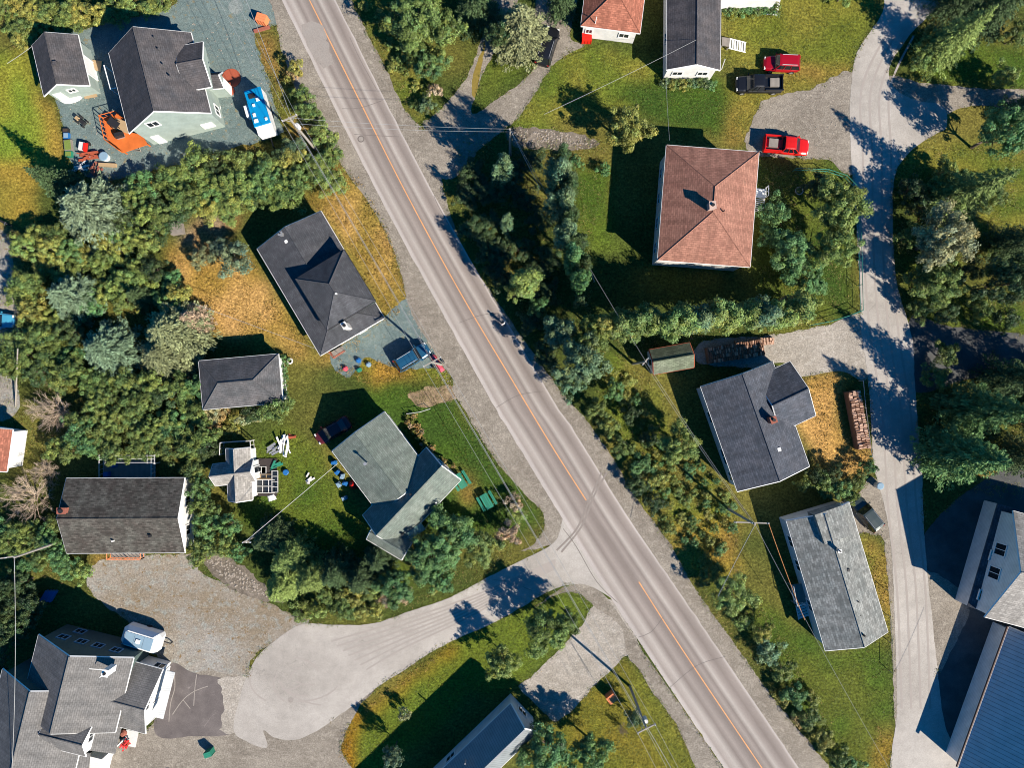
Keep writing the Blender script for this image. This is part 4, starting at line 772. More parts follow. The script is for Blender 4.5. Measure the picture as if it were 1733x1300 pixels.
def make_car(name, label, cat, paint, kind='suv', L=4.6, W=1.86, group=None):
    root = thing(name, label, cat, (0, 0, 0), group, org=False); hw = W/2; l = L/2
    hood = .98 if kind != 'sedan' else .85; top = {'suv': 1.68, 'van': 1.8, 'sedan': 1.42, 'pickup': 1.78}[kind]; tl = 1.05 if kind != 'sedan' else .95
    mb = MB()
    if kind == 'pickup':
        secs = [(-l, hw-.12, .5, .75), (-l+.06, hw-.02, .42, 1.05), (-l+.1, hw, .38, 1.08), (-.35, hw, .36, 1.08), (.2, hw, .34, 1.06), (1.15, hw, .34, 1.06), (l-.9, hw-.01, .36, 1.04), (l-.35, hw-.05, .4, .98), (l-.08, hw-.15, .42, .85), (l, hw-.3, .48, .7)]
    else:
        secs = [(-l, hw-.28, .5, .8), (-l+.1, hw-.12, .4, tl-.05), (-l+.35, hw-.03, .34, tl), (-l+1.0, hw, .32, tl), (0, hw, .3, tl-.02), (l-1.5, hw, .32, hood+.02), (l-.8, hw-.03, .34, hood-.05), (l-.3, hw-.12, .38, hood-.14), (l-.06, hw-.26, .42, hood-.26), (l, hw-.4, .48, .6)]
    mb.loft([ring(*s) for s in secs]); mb.build('body', paint, root, smooth=False)
    g_, r_ = MB(), MB()
    if kind == 'pickup':
        cabin(g_, r_, -.55, -.4, .85, 1.55, hw-.06, 1.05, top)
        b = MB(); b.box(-l/2-.32, 0, 1.075, l-.75, W-.4, .012); b.build('bed_floor', 'black', root)
        b = MB()
        for sy in (-1, 1): b.box(-l/2-.33, sy*(hw-.1), 1.06, l-.62, .12, .32)
        b.box(-l+.1, 0, 1.06, .1, W-.1, .3); b.build('bed_wall', paint, root)
        b = MB().box(-l/2-.35, 0, 1.1, 1.1, 1.0, .22); b.build('toolbox', 'deck_gr', root)
    elif kind == 'sedan': cabin(g_, r_, -l+.55, -l+1.25, .35, l-1.35, hw-.07, tl-.04, top)
    else: cabin(g_, r_, -l+.12, -l+.5, .55, l-1.3, hw-.07, tl-.05, top, .17)
    g_.build('windows', 'cglass', root); r_.build('roof', paint, root)
    if kind in ('suv', 'van'):
        rr = MB()
        for sy in (-1, 1): rr.tube([(-l+.7, sy*(hw-.32), top+.1), (.3, sy*(hw-.32), top+.1)], .03, 4)
        rr.build('roof_rack', 'steel', root)
    for sx in (-1, 1):
        for sy in (-1, 1):
            x = sx*(l-.9); w_ = MB().tube([(x, sy*(hw-.22), .34), (x, sy*(hw+.015), .34)], .34, 16).build('wheel', 'rubber', root)
            MB().tube([(x, sy*(hw-.1), .34), (x, sy*(hw+.03), .34)], .2, 12).build('rim', 'steel', w_)
    for sy in (-1, 1):
        MB().box(l-.16, sy*(hw-.34), .62 if kind != 'pickup' else .75, .16, .34, .15, 0, 0, .9).build('headlight', 'lamp', root)
        MB().box(-l+.1, sy*(hw-.2), .8, .1, .2, .2).build('tail_lamp', 'redlamp', root)
        MB().box((l-1.35 if kind != 'pickup' else 1.35), sy*(hw+.1), tl, .14, .2, .13, 0, 0, .8).build('mirror', paint, root)
    return root
def put(o, px, py, dx, dy, z=.03): o.location = (*G(px, py), z); o.rotation_euler = (0, 0, math.atan2(-dy, dx)); return o
def carpaint(n, c): return plain(n, c, .28, .05, 2, .2, .6)
RED1, RED2, BLK, NAVY, GREY, TEAL, MAR = carpaint('crimson_paint', C(190, 20, 40, 1.1)), carpaint('bright_red_paint', C(235, 35, 30, 1.2)), carpaint('black_car_paint', (.012, .013, .016)), carpaint('navy_paint', (.015, .08, .15)), carpaint('grey_green_car_paint', (.035, .05, .05)), carpaint('light_blue_car_paint', (.06, .3, .45)), carpaint('maroon_paint', (.1, .015, .02))
put(make_car('parked_car', 'crimson estate car, upper of the two vehicles on the grass edge, top right', 'car', RED1, 'suv', 4.4, 1.85), 1319, 112, -.995, -.04)
put(make_car('pickup_truck', 'black pickup truck parked just below the crimson car', 'pickup truck', BLK, 'pickup', 5.6, 2.0), 1280, 147, -.998, .0)
put(make_car('pickup_truck', 'bright red pickup truck with open bed parked above the brown hip roofed house', 'pickup truck', RED2, 'pickup', 5.5, 2.0), 1326, 250, .995, .09)
put(make_car('parked_car', 'black van on the gravel drive beside the rusty brown roofed cottage', 'van', BLK, 'van', 4.9, 1.95), 926, 83, .3, -.95)
put(make_car('parked_car', 'dark blue car parked at the roadside below the dark roofed house', 'car', NAVY, 'suv', 4.6, 1.86), 699, 605, .85, -.52)
put(make_car('parked_car', 'maroon car parked in the shade behind the green-roofed house', 'car', MAR, 'sedan', 4.6, 1.8), 566, 728, -.87, .5)
put(make_car('parked_car', 'grey green car with glass roof panel parked beside the concrete road', 'car', GREY, 'suv', 4.7, 1.86), 1461, 868, -.62, -.78)
put(make_car('parked_car', 'light blue car cut by the left edge of the picture', 'car', TEAL, 'sedan', 4.4, 1.8), 1, 543, 1, .05)
def make_quad():
    t = thing('garden_tractor', 'small dark ride-on tractor alone on the blue grey gravel yard', 'tractor', (0, 0, 0), None, org=False)
    MB().box(.25, 0, .3, .8, .5, .35, 0, 0, .85).build('hood', 'black', t); MB().box(-.4, 0, .45, .45, .45, .35, 0, 0, .9).build('seat', 'tan', t); MB().tube([(.1, 0, .6), (-.1, 0, .9)], .04, 5).build('steering_column', 'black', t)
    for sx, r_ in ((.45, .2), (-.4, .28)):
        for sy in (-1, 1): MB().tube([(sx, sy*.32, r_), (sx, sy*.5, r_)], r_, 12).build('wheel', 'rubber', t)
    return t
put(make_quad(), 141, 207, .75, .6)
# -- caravan bottom left (octagonal pale)
t = house('camping_trailer', 'small pale blue and white caravan behind the many gabled house', 'trailer', (234, 1086)); a = R(-17)
def oct_(cx, cy, l, w, e, z): 
    r = [(-l, -w+e), (-l, w-e), (-l+e, w), (l-e, w), (l, w-e), (l, -w+e), (l-e, -w), (-l+e, -w)][::-1]; return [(cx+x*math.cos(a)-y*math.sin(a), cy+x*math.sin(a)+y*math.cos(a), z) for x, y in r]
c = P(234, 1086, 2.2); MB().hexa(oct_(c.x, c.y, 2.25, 1.2, .25, .45), oct_(c.x, c.y, 2.35, 1.25, .45, 1.5)).hexa(oct_(c.x, c.y, 2.35, 1.25, .45, 1.502), oct_(c.x, c.y, 1.8, .9, .3, 2.2)).build('body', 'white', t)
M['cblue'] = plain('pale_blue_canvas', C(150, 180, 200), .7, .1)
for i in (-1, 0, 1): q0 = (c.x+i*1.15*math.cos(a), c.y+i*1.15*math.sin(a)); MB().box(q0[0], q0[1], 2.205, 1.08, 1.5, .05, a).build('roof_panel', 'cblue', t)
MB().box(c.x, c.y, 2.26, .5, .5, .12, a).build('roof_vent', 'white', t)
for sy in (-1, 1): 
    q0 = (c.x-sy*1.12*math.sin(a), c.y+sy*1.12*math.cos(a)); MB().tube([(q0[0]+.1*math.sin(a), q0[1]-.1*math.cos(a), .32), (q0[0]-.1*math.sin(a), q0[1]+.1*math.cos(a), .32)], .32, 12).build('wheel', 'rubber', t)
e = (c.x+3.1*math.cos(a), c.y+3.1*math.sin(a)); MB().tube([(c.x+2.1*math.cos(a), c.y+2.1*math.sin(a), .5), (e[0], e[1], .5)], .07, 5).box(e[0], e[1], 0, .12, .12, .5).build('hitch', 'black', t)
# -- person on the road edge
def person(px, py, face, shirt, trouser, label):
    bm_v = [(0, 0, .95), (0, 0, 1.15), (0, 0, 1.42), (0, 0, 1.54), (.02, 0, 1.66), (.03, 0, 1.76)]; r = [.15, .14, .16, .06, .1, .08]; ed = [(0, 1), (1, 2), (2, 3), (3, 4), (4, 5)]
    def ch(par, pts, rr):
        for p, q_ in zip(pts, rr): bm_v.append(p); r.append(q_); ed.append((par, len(bm_v)-1)); par = len(bm_v)-1
        return par
    for sy, sw in ((1, .28), (-1, -.28)):
        ch(0, [(0, sy*.1, .88), (sw*.55, sy*.1, .5), (sw*.9-.05, sy*.1, .08), (sw*.9+.14, sy*.11, .05)], [.1, .07, .05, .045])
        w_ = ch(2, [(0, sy*.2, 1.4), (-sw*.4, sy*.25, 1.14), (-sw*.4+.16, sy*.24, .94)], [.065, .045, .035])
        h_ = ch(w_, [(-sw*.4+.2, sy*.24, .89)], [.03])
        for k in range(4): ch(h_, [(-sw*.4+.24, sy*.24+(k-1.5)*.02, .84), (-sw*.4+.27-.005*k, sy*.24+(k-1.5)*.02, .80+.006*abs(k-1.5))], [.009, .008])
        ch(h_, [(-sw*.4+.24, sy*.2, .88), (-sw*.4+.27, sy*.19, .86)], [.01, .009])
    me = bpy.data.meshes.new('person'); me.from_pydata(bm_v, ed, []); o = bpy.data.objects.new('person', me); COL.objects.link(o)
    sk = o.modifiers.new('skin', 'SKIN'); ss = o.modifiers.new('sub', 'SUBSURF'); ss.levels = ss.render_levels = 1
    for i, v in enumerate(me.skin_vertices[0].data): v.radius = (r[i], r[i]); v.use_root = (i == 0)
    dg = bpy.context.evaluated_depsgraph_get(); m2 = bpy.data.meshes.new_from_object(o.evaluated_get(dg)); o.modifiers.clear(); o.data = m2
    m2.materials.clear()
    for m_ in (shirt, trouser, 'skin', 'rubber'): m2.materials.append(M[m_])
    for p in m2.polygons:
        z = p.center.z; ay = abs(p.center.y); p.material_index = 3 if z < .1 else (1 if z < .96 and ay < .2 else (2 if z > 1.47 or z < .97 else 0)); p.use_smooth = True
    hair = MB().loft([[(x+.03, y, z) for x, y in [(rr*math.cos(t), rr*math.sin(t)) for t in [k*math.pi/5 for k in range(10)]]] for z, rr in ((1.68, .11), (1.76, .115), (1.82, .09), (1.86, .03))]).build('hair', 'black', o, org=(0, 0, 0))
    fc = MB().box(.125, 0, 1.68, .03, .03, .05, 0, 0, .6).box(.118, .035, 1.73, .012, .025, .015).box(.118, -.035, 1.73, .012, .025, .015).box(.118, 0, 1.64, .012, .05, .012).build('face', 'skin', o, org=(0, 0, 0))
    o.location = (*G(px, py), .04); o.rotation_euler = (0, 0, face); tag(o, label, 'person'); return o
person(852, 549, R(120), 'white', 'dark_cloth', 'person in a white top and dark trousers walking along the road edge')
# -- utility poles and wires
def pole(px, py, zt, label, arm=None, base=None, tr=False, lean=None):
    """px,py: pixel of the TOP at height zt"""
    top = P(px, py, zt); b = Vector((top.x, top.y, 0)) if base is None else Vector((*G(*base), 0))
    t = thing('utility_pole', label, 'utility pole', (b.x, b.y, 0)); 
    MB().tube([b, top], .17, 8, .11).build('post', 'pole', t); ends = []
    if arm:
        a0, a1 = P(*arm[0], zt-.35), P(*arm[1], zt-.35); c_ = (a0+a1)/2; off = Vector((top.x, top.y, 0))-Vector((c_.x, c_.y, 0)); 
        d = a1-a0; ar = MB().box(c_.x, c_.y, zt-.45, d.length, .13, .14, math.atan2(d.y, d.x)).build('crossarm', 'pole', t)
        for f in (.04, .5, .96):
            p = a0.lerp(a1, f); MB().cyl(p.x, p.y, zt-.3, .06, .22, 8, .04).build('insulator', 'ceramic', ar, org=(b.x, b.y, 0)); ends.append(Vector((p.x, p.y, zt-.1)))
        MB().tube([a0.lerp(a1, .2)-Vector((0, 0, .1)), Vector((top.x, top.y, zt-1.2)), a0.lerp(a1, .8)-Vector((0, 0, .1))], .03, 4).build('brace', 'steel', t)
    if tr: MB().cyl(top.x+.3, top.y-.1, zt-2.6, .24, .9, 12).build('transformer', 'offwhite', t)
    return top, ends, t
def wire(a, b, sag=.6, r=.015, mat='wire', label='thin overhead wire', group='overhead wires', n=14):
    pts = [a.lerp(b, i/n)-Vector((0, 0, 4*sag*(i/n)*(1-i/n))) for i in range(n+1)]; o = MB().tube(pts, r, 4).build('overhead_wire', mat, uv=False); tag(o, label, 'wire', group); return o
Pt1, E1, t1 = pole(489, 199, 9.8, 'utility pole with crossarm and transformer beside the blue trailer', ((477, 205), (503, 194)), None, True)
Pt3, E3, t3 = pole(731, 613, 9.8, 'utility pole with white crossarm next to the dark blue car', ((716, 621), (747, 604)), None)
Pt5, E5, t5 = pole(1094, 1234, 10.2, 'tall utility pole with crossarm on the lawn near the orange box, bottom', ((1078, 1242), (1110, 1226)), None, True)
Pt2, E2, t2 = pole(863, 218, 8.5, 'bare utility pole on the rubble bank east of the main road', None)
Pt4, E4, t4 = pole(1278, 888, 9.5, 'utility pole with crossarm west of the pale shingled house', ((1242, 884), (1302, 886)), None)
Pt6, E6, t6 = pole(1093, 612, 8.0, 'utility pole at the left wall of the mossy shed', ((1087, 618), (1097, 606)), None)
Pt7, E7, t7 = pole(24, 944, 8.5, 'utility pole with long crossarm at the left edge', ((-4, 946), (26, 942)), None)
Pt8, E8, t8 = pole(415, 917, 7.0, 'slim pole with short crossarm at the corner of the lawn by the spruces', ((411, 918), (425, 918)), None)
q0_, q1_ = P(30, 590, 4.0), P(26, 690, .1); o = MB().tube([q1_, q0_], .1, 7, .07).build('leaning_pole', 'pole'); tag(o, 'pale pole leaning among the bushes near the left edge', 'pole')
far0 = [P(x, -60, 9.8) for x in (338, 352, 366)]; farB = [P(x, 1345, 9.6) for x in (1133, 1152, 1171)]
MW = 'overhead line along the main road carried by the crossarm poles'; g1 = 'main road line wires'
for i in range(3):
    wire(far0[i], E1[i], .5, label=MW, group=g1); wire(E1[i], E3[i], .7, label=MW, group=g1); wire(E3[i], E5[i], .9, label=MW, group=g1); wire(E5[i], farB[i], .2, label=MW, group=g1)
lo = Vector((0, 0, 1.6))
for a, b in ((P(392, -60, 8.2), Pt1-lo), (Pt1-lo, Pt3-lo), (Pt3-lo, Pt5-lo), (Pt5-lo, P(1160, 1345, 8))): wire(a, b,   .7, .026, label='thicker low cable under the main road line', group='main road low cables')
wire(Pt1, Pt2, .5, label='wire crossing the main road to the bare pole'); wire(Pt1-lo, Pt2-Vector((0, 0, .8)), .6, label='lower wire crossing the main road')
wire(Pt2, Pt6, .8, label='wire from the bare pole down to the mossy shed pole'); wire(Pt6, Pt4, .8, label='wire from the mossy shed to the pole by the pale house'); wire(Pt6-Vector((.2, 0, .4)), Pt4-Vector((0, 0, .9)), .8, label='second wire beside the slate roofed house')
wire(E4[2], P(1362, 1050, 3.5), .3, .03, 'wire_or', 'orange cable from the pole to the porch of the pale house'); wire(P(1243, 840, 7), Pt4, .1, .03, 'wire_or', 'short orange cable at the pole by the pale house')
wire(Pt4, P(1530, 1345, 9.5), 1.0, label='wire running over the lawn to the bottom right'); wire(P(1133, 237, 5.2), P(1127, 134, 3.4), .1, .018, label='service wire joining the brown roof to the white gable')
wire(P(921, 193, 7), P(1178, 67, 4.8), .3, .018, label='service wire reaching the long grey roof'); wire(Pt8, P(571, 785, 3.4), .2, .025, 'offwhite', 'white service cable to the green-roofed house')
wire(P(12, 77+30, 3), P(54, 78, 3), .05, .025, label='short wire from the garage roof over the lawn'); wire(Pt7, P(18, 1345, 8), .4, .025, 'wire', 'pale cable down the left edge'); wire(P(1605, 1345, 6), P(1700, 1130, 5.6), .3, label='service wire to the ribbed roof'); wire(P(330, 515, 4), P(560, 600, 3), .4, .02, label='faint wire over the orange grass'); wire(Pt4, P(1215, 1010, 8), .1, .03, label='steel guy wire at the pole by the pale house')
wire(Pt2, P(915, 320, 6), .2, .03, label='pale wire sloping from the bare pole into the trees')
# -- fences
def fence(name, label, pts, hh, mat, step=2.2, rails=(1.0,), pr=.045):
    q_ = [Vector((*G(*p), 0)) for p in pts]; t = thing(name, label, 'fence', (q_[0].x, q_[0].y, 0)); mb = MB(); ps = []
    for a, b in zip(q_, q_[1:]):
        for r_ in rails: mb.tube([a+Vector((0, 0, hh*r_-.04)), b+Vector((0, 0, hh*r_-.04))], .04, 4)
        k = max(1, int((b-a).length/step)); ps += [a.lerp(b, i/k) for i in range(k)]
    ps.append(q_[-1]); mb.build('rail', mat, t)
    for p in ps: MB().tube([p, p+Vector((0, 0, hh))], pr, 5).build('post', mat, t)
fence('garden_fence', 'green metal fence round the lot of the brown hip roofed house', [(1341, 290), (1395, 292), (1425, 302), (1441, 318), (1448, 380), (1450, 440), (1452, 527), (1432, 535), (1400, 545), (1369, 551)], 1.3, 'fence_g', 2.4, (1.0, .5))
fence('rail_fence', 'thin pale rail fence beside the woodpile and the road', [(1453, 645), (1457, 690), (1468, 772)], 1.2, 'steel', 2.0)
fence('rail_fence', 'pale yellow rail fence right of the pale shingled house', [(1496, 996), (1500, 1040), (1503, 1085), (1504, 1135)], 1.1, 'fence_y', 2.2)
fence('wire_fence', 'thin wire fence across the dry grass edge', [(283, 470), (305, 495), (332, 518)], 1.0, 'steel', 2.0)
fence('low_fence', 'low rail fence at the top of the green-roofed house lawn', [(690, 700), (712, 697), (728, 692)], .8, 'offwhite', 1.2)
fence('wire_fence', 'thin wire fence on the shaded side of the conifer row', [(979, 425), (998, 462), (1004, 478)], 1.1, 'steel', 2.0)
# -- firewood
LOG = None
def stack(name, label, glabel, A, B, w, rows, cols, h0, mats, grp):
    a, b = Vector((*G(*A), 0)), Vector((*G(*B), 0)); d = b-a; L = d.length; ang = math.atan2(d.y, d.x); u = d.normalized(); v = Vector((-u.y, u.x, 0)); c_ = (a+b)/2
    protos = []
    for k, mt in enumerate(mats):
        for s_ in range(2):
            mb = MB(); r_ = .13; n = 5+s_; mb.tube([(-.21, 0, 0), (.21, 0, 0)], r_, n); protos.append(mb.build('firewood_log', mt))
    first = set(range(len(protos)))
    mb = MB(); mb.box(c_.x, c_.y, 0, L, w*cols-.06, h0, ang); core = mb.build('woodpile_core', 'logd'); tag(core, label, 'woodpile')
    for ci in range(cols):
        for i in range(rows):
            k = random.randrange(len(protos)); o = protos[k] if k in first else protos[k].copy()
            if k in first: first.discard(k)
            else: COL.objects.link(o)
            p = a+u*L*(i+.5)/rows+v*w*(ci-(cols-1)/2)+u*random.uniform(-.05, .05)+v*random.uniform(-.04, .04)
            o.location = (p.x, p.y, h0+.09+random.uniform(-.05, .12)); o.rotation_euler = (random.uniform(0, 6), random.uniform(-.12, .12), ang+math.pi/2+random.uniform(-.18, .18)); o.scale = (random.uniform(.9, 1.1),)+(random.uniform(.75, 1.15),)*2
            tag(o, glabel, 'log', grp)
    for k in first: bpy.data.objects.remove(protos[k])
stack('woodpile', 'long stack of split firewood beside the concrete road in sunlight', 'split firewood log on top of the sunlit stack beside the concrete road', (1437, 662), (1455, 758), .5, 34, 3, 1.1, ['log', 'log', 'logd'], 'logs on the sunlit stack')
stack('woodpile', 'long shaded woodpile between the mossy shed and the gravel drive', 'split firewood log on the shaded pile right of the mossy shed', (1194, 603), (1288, 588), .5, 32, 4, .9, ['logd', 'log', 'logd'], 'logs on the shaded pile')
stack('woodpile', 'low heap of bright split wood at the drive end of the shaded woodpile', 'bright split log on the low heap at the drive end', (1243, 582), (1308, 577), .45, 24, 2, .3, ['log'], 'logs on the bright heap')
# -- garden and yard things
def picnic(px, py, ang, label):
    t = thing('picnic_table', label, 'picnic table', (*G(px, py), 0), 'green picnic tables', org=False, rz=ang)
    mb = MB()
    for i in range(4): mb.box(0, -.36+.24*i, .72, 1.9, .21, .05)
    mb.build('tabletop', 'green', t)
    for sy in (-1, 1):
        MB().box(0, sy*.75, .42, 1.9, .14, .05).box(0, sy*.92, .42, 1.9, .14, .05).build('bench', 'green', t)
        for sx in (-1, 1): MB().tube([(sx*.7, sy*.8, 0), (sx*.7, sy*.25, .74)], .05, 4).build('leg', 'green', t)
    return t
picnic(780, 813, R(-58), 'green picnic table at the gable of the green-roofed house'); picnic(824, 847, R(-60), 'green picnic table standing alone on the lawn')
def barrel(px, py, r_, h_, mat, name, label, cat, lid=None, z=.02):
    o = MB().cyl(*G(px, py), z, r_*.9, h_, 14, r_).build(name, mat); tag(o, label, cat)
    MB().cyl(*G(px, py), z+h_+.001, r_*1.05, .05, 14, r_*.85).build('lid', lid or mat, o, org=(0, 0, 0)); return o
barrel(1483, 821, .42, .9, 'white', 'trash_bin', 'round white bin at the edge of the concrete road', 'bin', 'cblue')
def crate(px, py, lx, ly, h_, ang, mat, name, label, cat, lid=None):
    x, y = G(px, py); mb = MB().box(x, y, .02, lx, ly, h_, ang); n = max(2, int(lx/.3))
    for i in range(n+1):
        f = -lx/2+lx*i/n
        for s_ in (-1, 1): cx = x+f*math.cos(ang)-s_*(ly/2+.02)*math.sin(ang); cy = y+f*math.sin(ang)+s_*(ly/2+.02)*math.cos(ang); mb.box(cx, cy, .04, .06, .04, h_-.02, ang)
    o = mb.build(name, mat); tag(o, label, cat); l_ = MB()
    for i in range(3): f = (i-1)*ly*.35; l_.box(x-f*math.sin(ang), y+f*math.cos(ang), .02+h_+.001, lx+.08, ly*.33, .05, ang)
    l_.build('lid', lid or mat, o, org=(0, 0, 0)); return o
crate(1033, 1176, 1.0, .9, 1.2, R(38), 'orange', 'roadside_box', 'orange roadside bin with lid on the lawn near the tall pole', 'bin')
crate(447, 37, 1.1, .9, 1.1, R(-18), 'orange', 'roadside_box', 'orange wooden box at the corner of the gravel yard by the main road', 'bin'); crate(992, 68, 1.1, .9, .9, 0, 'red', 'bin', 'red bin by the corner of the rusty brown roofed cottage', 'bin')
o = MB().box(*G(444, 50), .02, 2.0, .35, .25, R(16)).build('low_wall', 'brick'); tag(o, 'low pinkish brick edging below the orange wooden box', 'wall')
crate(358, 1270, .8, .6, 1.1, R(20), 'green', 'trash_bin', 'green bin on the gravel apron, bottom left', 'bin')
crate(303, 388, 1.4, 1.4, .8, R(10), 'deck_gr', 'compost_crate', 'pale slatted crate at the edge of the bushes above the dry grass', 'crate')
barrel(296, 1318, .5, .9, 'black', 'barrel', 'dark barrel at the bottom edge of the gravel apron', 'barrel'); 
x, y = G(491, 611); o = MB().tube([(x+.3*math.cos(t), y+.3*math.sin(t), .1) for t in [i*math.pi/8 for i in range(17)]], .1, 6).build('old_tyre', 'offwhite'); tag(o, 'pale old tyre on the dry grass by the hip roofed shed', 'tyre')
x, y = G(1352, 323); o = MB().tube([(x+.45*math.cos(t), y+.45*math.sin(t), .1) for t in [i*math.pi/8 for i in range(17)]], .07, 6).build('fire_ring', 'steel'); tag(o, 'round metal ring on the grass right of the brown hip roof', 'ring')
def planter(px, py, lx, ly, ang, mat, label, fill='green'):
    x, y = G(px, py); o = MB().box(x, y, .0, lx, ly, .4, ang).build('planter_box', mat); tag(o, label, 'planter'); MB().box(x, y, .402, lx-.14, ly-.14, .04, ang).build('soil', fill, o, org=(0, 0, 0))
M['veg'] = plain('vegetable_leaves', C(130, 150, 70), .9, .4, 8); M['soil'] = plain('soil', (.05, .035, .025), .95, .3, 6)
planter(114, 222, .7, .5, 0, 'black', 'black box at the upper end of the planter row', 'soil'); planter(115, 231, .65, .7, 0, 'blue', 'blue box in the planter row by the lawn', 'cblue'); planter(118, 247, .9, 1.3, .1, 'deck_gr', 'planter box full of pale green plants', 'veg'); planter(119, 262, .8, .7, 0, 'green', 'dark green planter at the lower end of the row', 'veg')
# wagon and building leftovers
t = thing('yard_wagon', 'pink and white loaded wagon on the gravel near the lawn, left', 'wagon', (*G(146, 252), 0), org=True); x, y = G(146, 252)
MB().box(x, y, .35, 1.0, 1.5, .12, R(-8)).build('bed', 'black', t); MB().box(x-.1, y+.1, .48, .7, 1.0, .3, R(-8)).build('cargo', 'offwhite', t); MB().box(x+.3, y, .48, .35, 1.1, .42, R(-8), 0, .8).build('cover', 'red', t)
for sx in (-1, 1):
    for sy in (-1, 1): MB().tube([(x+sx*.5, y+sy*.5, .2), (x+sx*.62, y+sy*.5, .2)], .2, 10).build('wheel', 'rubber', t)
def planks(px, py, n, ln, spread, ang, mat, name, label, z=.02):
    x, y = G(px, py); mb = MB(); rr = random.Random(px)
    for i in range(n): mb.box(x+rr.uniform(-spread, spread), y+rr.uniform(-spread, spread), z+.06*i, ln*rr.uniform(.6, 1.1), rr.uniform(.12, .3), .055, ang+rr.uniform(-.5, .5))
    o = mb.build(name, mat); tag(o, label, 'wood pile'); return o
planks(155, 266, 9, 2.6, .5, R(8), 'terra', 'plank_heap', 'heap of reddish boards beside the pink wagon'); planks(165, 287, 8, 1.3, .5, R(60), 'brick', 'brick_heap', 'heap of reddish rubble at the bushes below the wagon'); planks(138, 281, 6, 2.4, .5, R(15), 'offwhite', 'plank_heap', 'loose grey planks left of the reddish rubble')
barrel(180, 267, .55, .6, 'white', 'tank', 'round white tank beside the reddish boards', 'tank', 'cblue'); o = MB().box(*G(184, 280), .02, 2.1, .4, .35, R(-3)).build('white_tube', 'tan'); tag(o, 'long cream coloured block below the white tank', 'block')
planks(480, 752, 12, 1.7, .7, R(85), 'white', 'plank_heap', 'pile of white boards on the lawn above the old windows'); planks(463, 760, 6, 1.3, .5, R(20), 'steel', 'scrap_heap', 'grey scrap at the shaded end of the white boards'); planks(494, 739, 4, 1.0, .2, R(10), 'terra', 'plank_heap', 'small reddish boards above the white board pile')
planks(524, 809, 7, .9, .4, R(60), 'offwhite', 'stick_heap', 'small pile of pale sticks on the lawn under the white cable'); o = MB().box(*G(460, 842), .02, 1.0, .8, .2, .3, 0, .6).build('white_sack', 'white'); tag(o, 'white sack on the lawn below the old windows', 'sack')
planks(470, 790, 5, 1.0, .5, R(45), 'green', 'scrap_heap', 'greenish garden clutter right of the old windows'); barrel(485, 799, .35, .35, 'blue', 'bucket', 'blue tub beside the greenish garden clutter', 'tub')
for i, (a_, b_, m_, nm, lb, ct) in enumerate(((566, 783, 'blue', 'tarp_bundle', 'blue tarp bundle nearest the white cable in the shade', 'tarp'), (572, 799, 'blue', 'storage_box', 'blue storage box in the shade beside the green-roofed house', 'box'), (580, 806, 'cblue', 'cooler', 'pale blue cooler in the shade beside the green-roofed house', 'cooler'), (574, 820, 'cblue', 'folding_chair', 'pale folding chair at the outer edge of the shaded clutter', 'chair'), (585, 818, 'blue', 'folding_chair', 'blue folding chair next to the red cover', 'chair'), (584, 843, 'cblue', 'sawhorse', 'pale sawhorse at the lower end of the shaded clutter', 'sawhorse'))):
    x, y = G(a_, b_); o = MB().box(x, y, .02, .7, .5, .45, i*.7, 0, .85).box(x+.1, y+.1, .471, .45, .3, .25, i*.7+.4, 0, .8).build(nm, m_); tag(o, lb, ct)
x, y = G(599, 820); o = MB().cyl(x, y, .02, .62, .55, 12, .4).cyl(x, y, .571, .4, .25, 12, .1).build('red_cover', 'red'); tag(o, 'red rounded cover against the wall of the green-roofed house', 'cover')
for a_, b_, m_, nm, lb in ((585, 624, 'pink', 'toy_house', 'small pink toy on the grass below the parked blue car'), (608, 626, 'green', 'toy_table', 'green and white toy table on the grass left of the blue car'), (624, 617, 'cblue', 'toy_slide', 'pale blue toy slide left of the blue car'), (607, 610, 'blue', 'toy_car', 'small blue toy above the green toy table')):
    x, y = G(a_, b_); o = MB().cyl(x, y, .02, .35, .3, 8, .3).box(x, y, .321, .4, .3, .2, .5, 0, .7).build(nm, m_); tag(o, lb, 'toy')
x, y = G(742, 622); t = thing('boat_trailer', 'small pinkish boat trailer beside the crossarm pole at the roadside', 'trailer', (x, y, 0)); MB().tube([(x-1.0, y+1.3, .4), (x+.3, y-.6, .4)], .07, 5).tube([(x-.3, y+1.5, .4), (x+.8, y-.3, .4)], .07, 5).tube([(x+.3, y-.6, .4), (x+.8, y-.3, .4)], .07, 5).build('frame', 'brick', t); MB().box(x-.05, y+.5, .47, 2.3, .5, .2, R(-56), 0, .7).build('load', 'pink', t)
for s_ in (-1, 1): MB().tube([(x+s_*.55, y+.4+s_*.3, .25), (x+s_*.68, y+.4+s_*.37, .25)], .25, 12).build('wheel', 'rubber', t)
# pots at the many gabled house
x, y = G(216, 1257); t = thing('flower_pot', 'pot of bright red flowers on the front step of the many gabled house', 'flower pot', (x, y, 0)); MB().cyl(x, y, .02, .3, .45, 10, .4).build('pot', 'terra', t)
mb = MB()
for i in range(30): p_ = (x+random.gauss(0, .28), y+random.gauss(0, .28)); mb.box(p_[0], p_[1], .45+random.uniform(0, .3), .16, .16, .1, random.random()*3)
mb.build('blossoms', 'flower', t); x, y = G(211, 1240); o = MB().cyl(x, y, .02, .35, .3, 12, .45).cyl(x, y, .321, .45, .2, 12, .2).build('round_shrub_pot', 'brick'); tag(o, 'brown round pot above the red flowers', 'pot')
o = MB().box(*G(222, 1250), .0, 1.5, 1.9, .12, R(-12)).build('front_step', 'offwhite'); tag(o, 'pale front step holding the flower pots', 'step')
x, y = G(85, 1008); o = MB()
for i in range(4): o.box(x+.35*i-.5, y, .02, .28, 1.5, .5, R(-30))
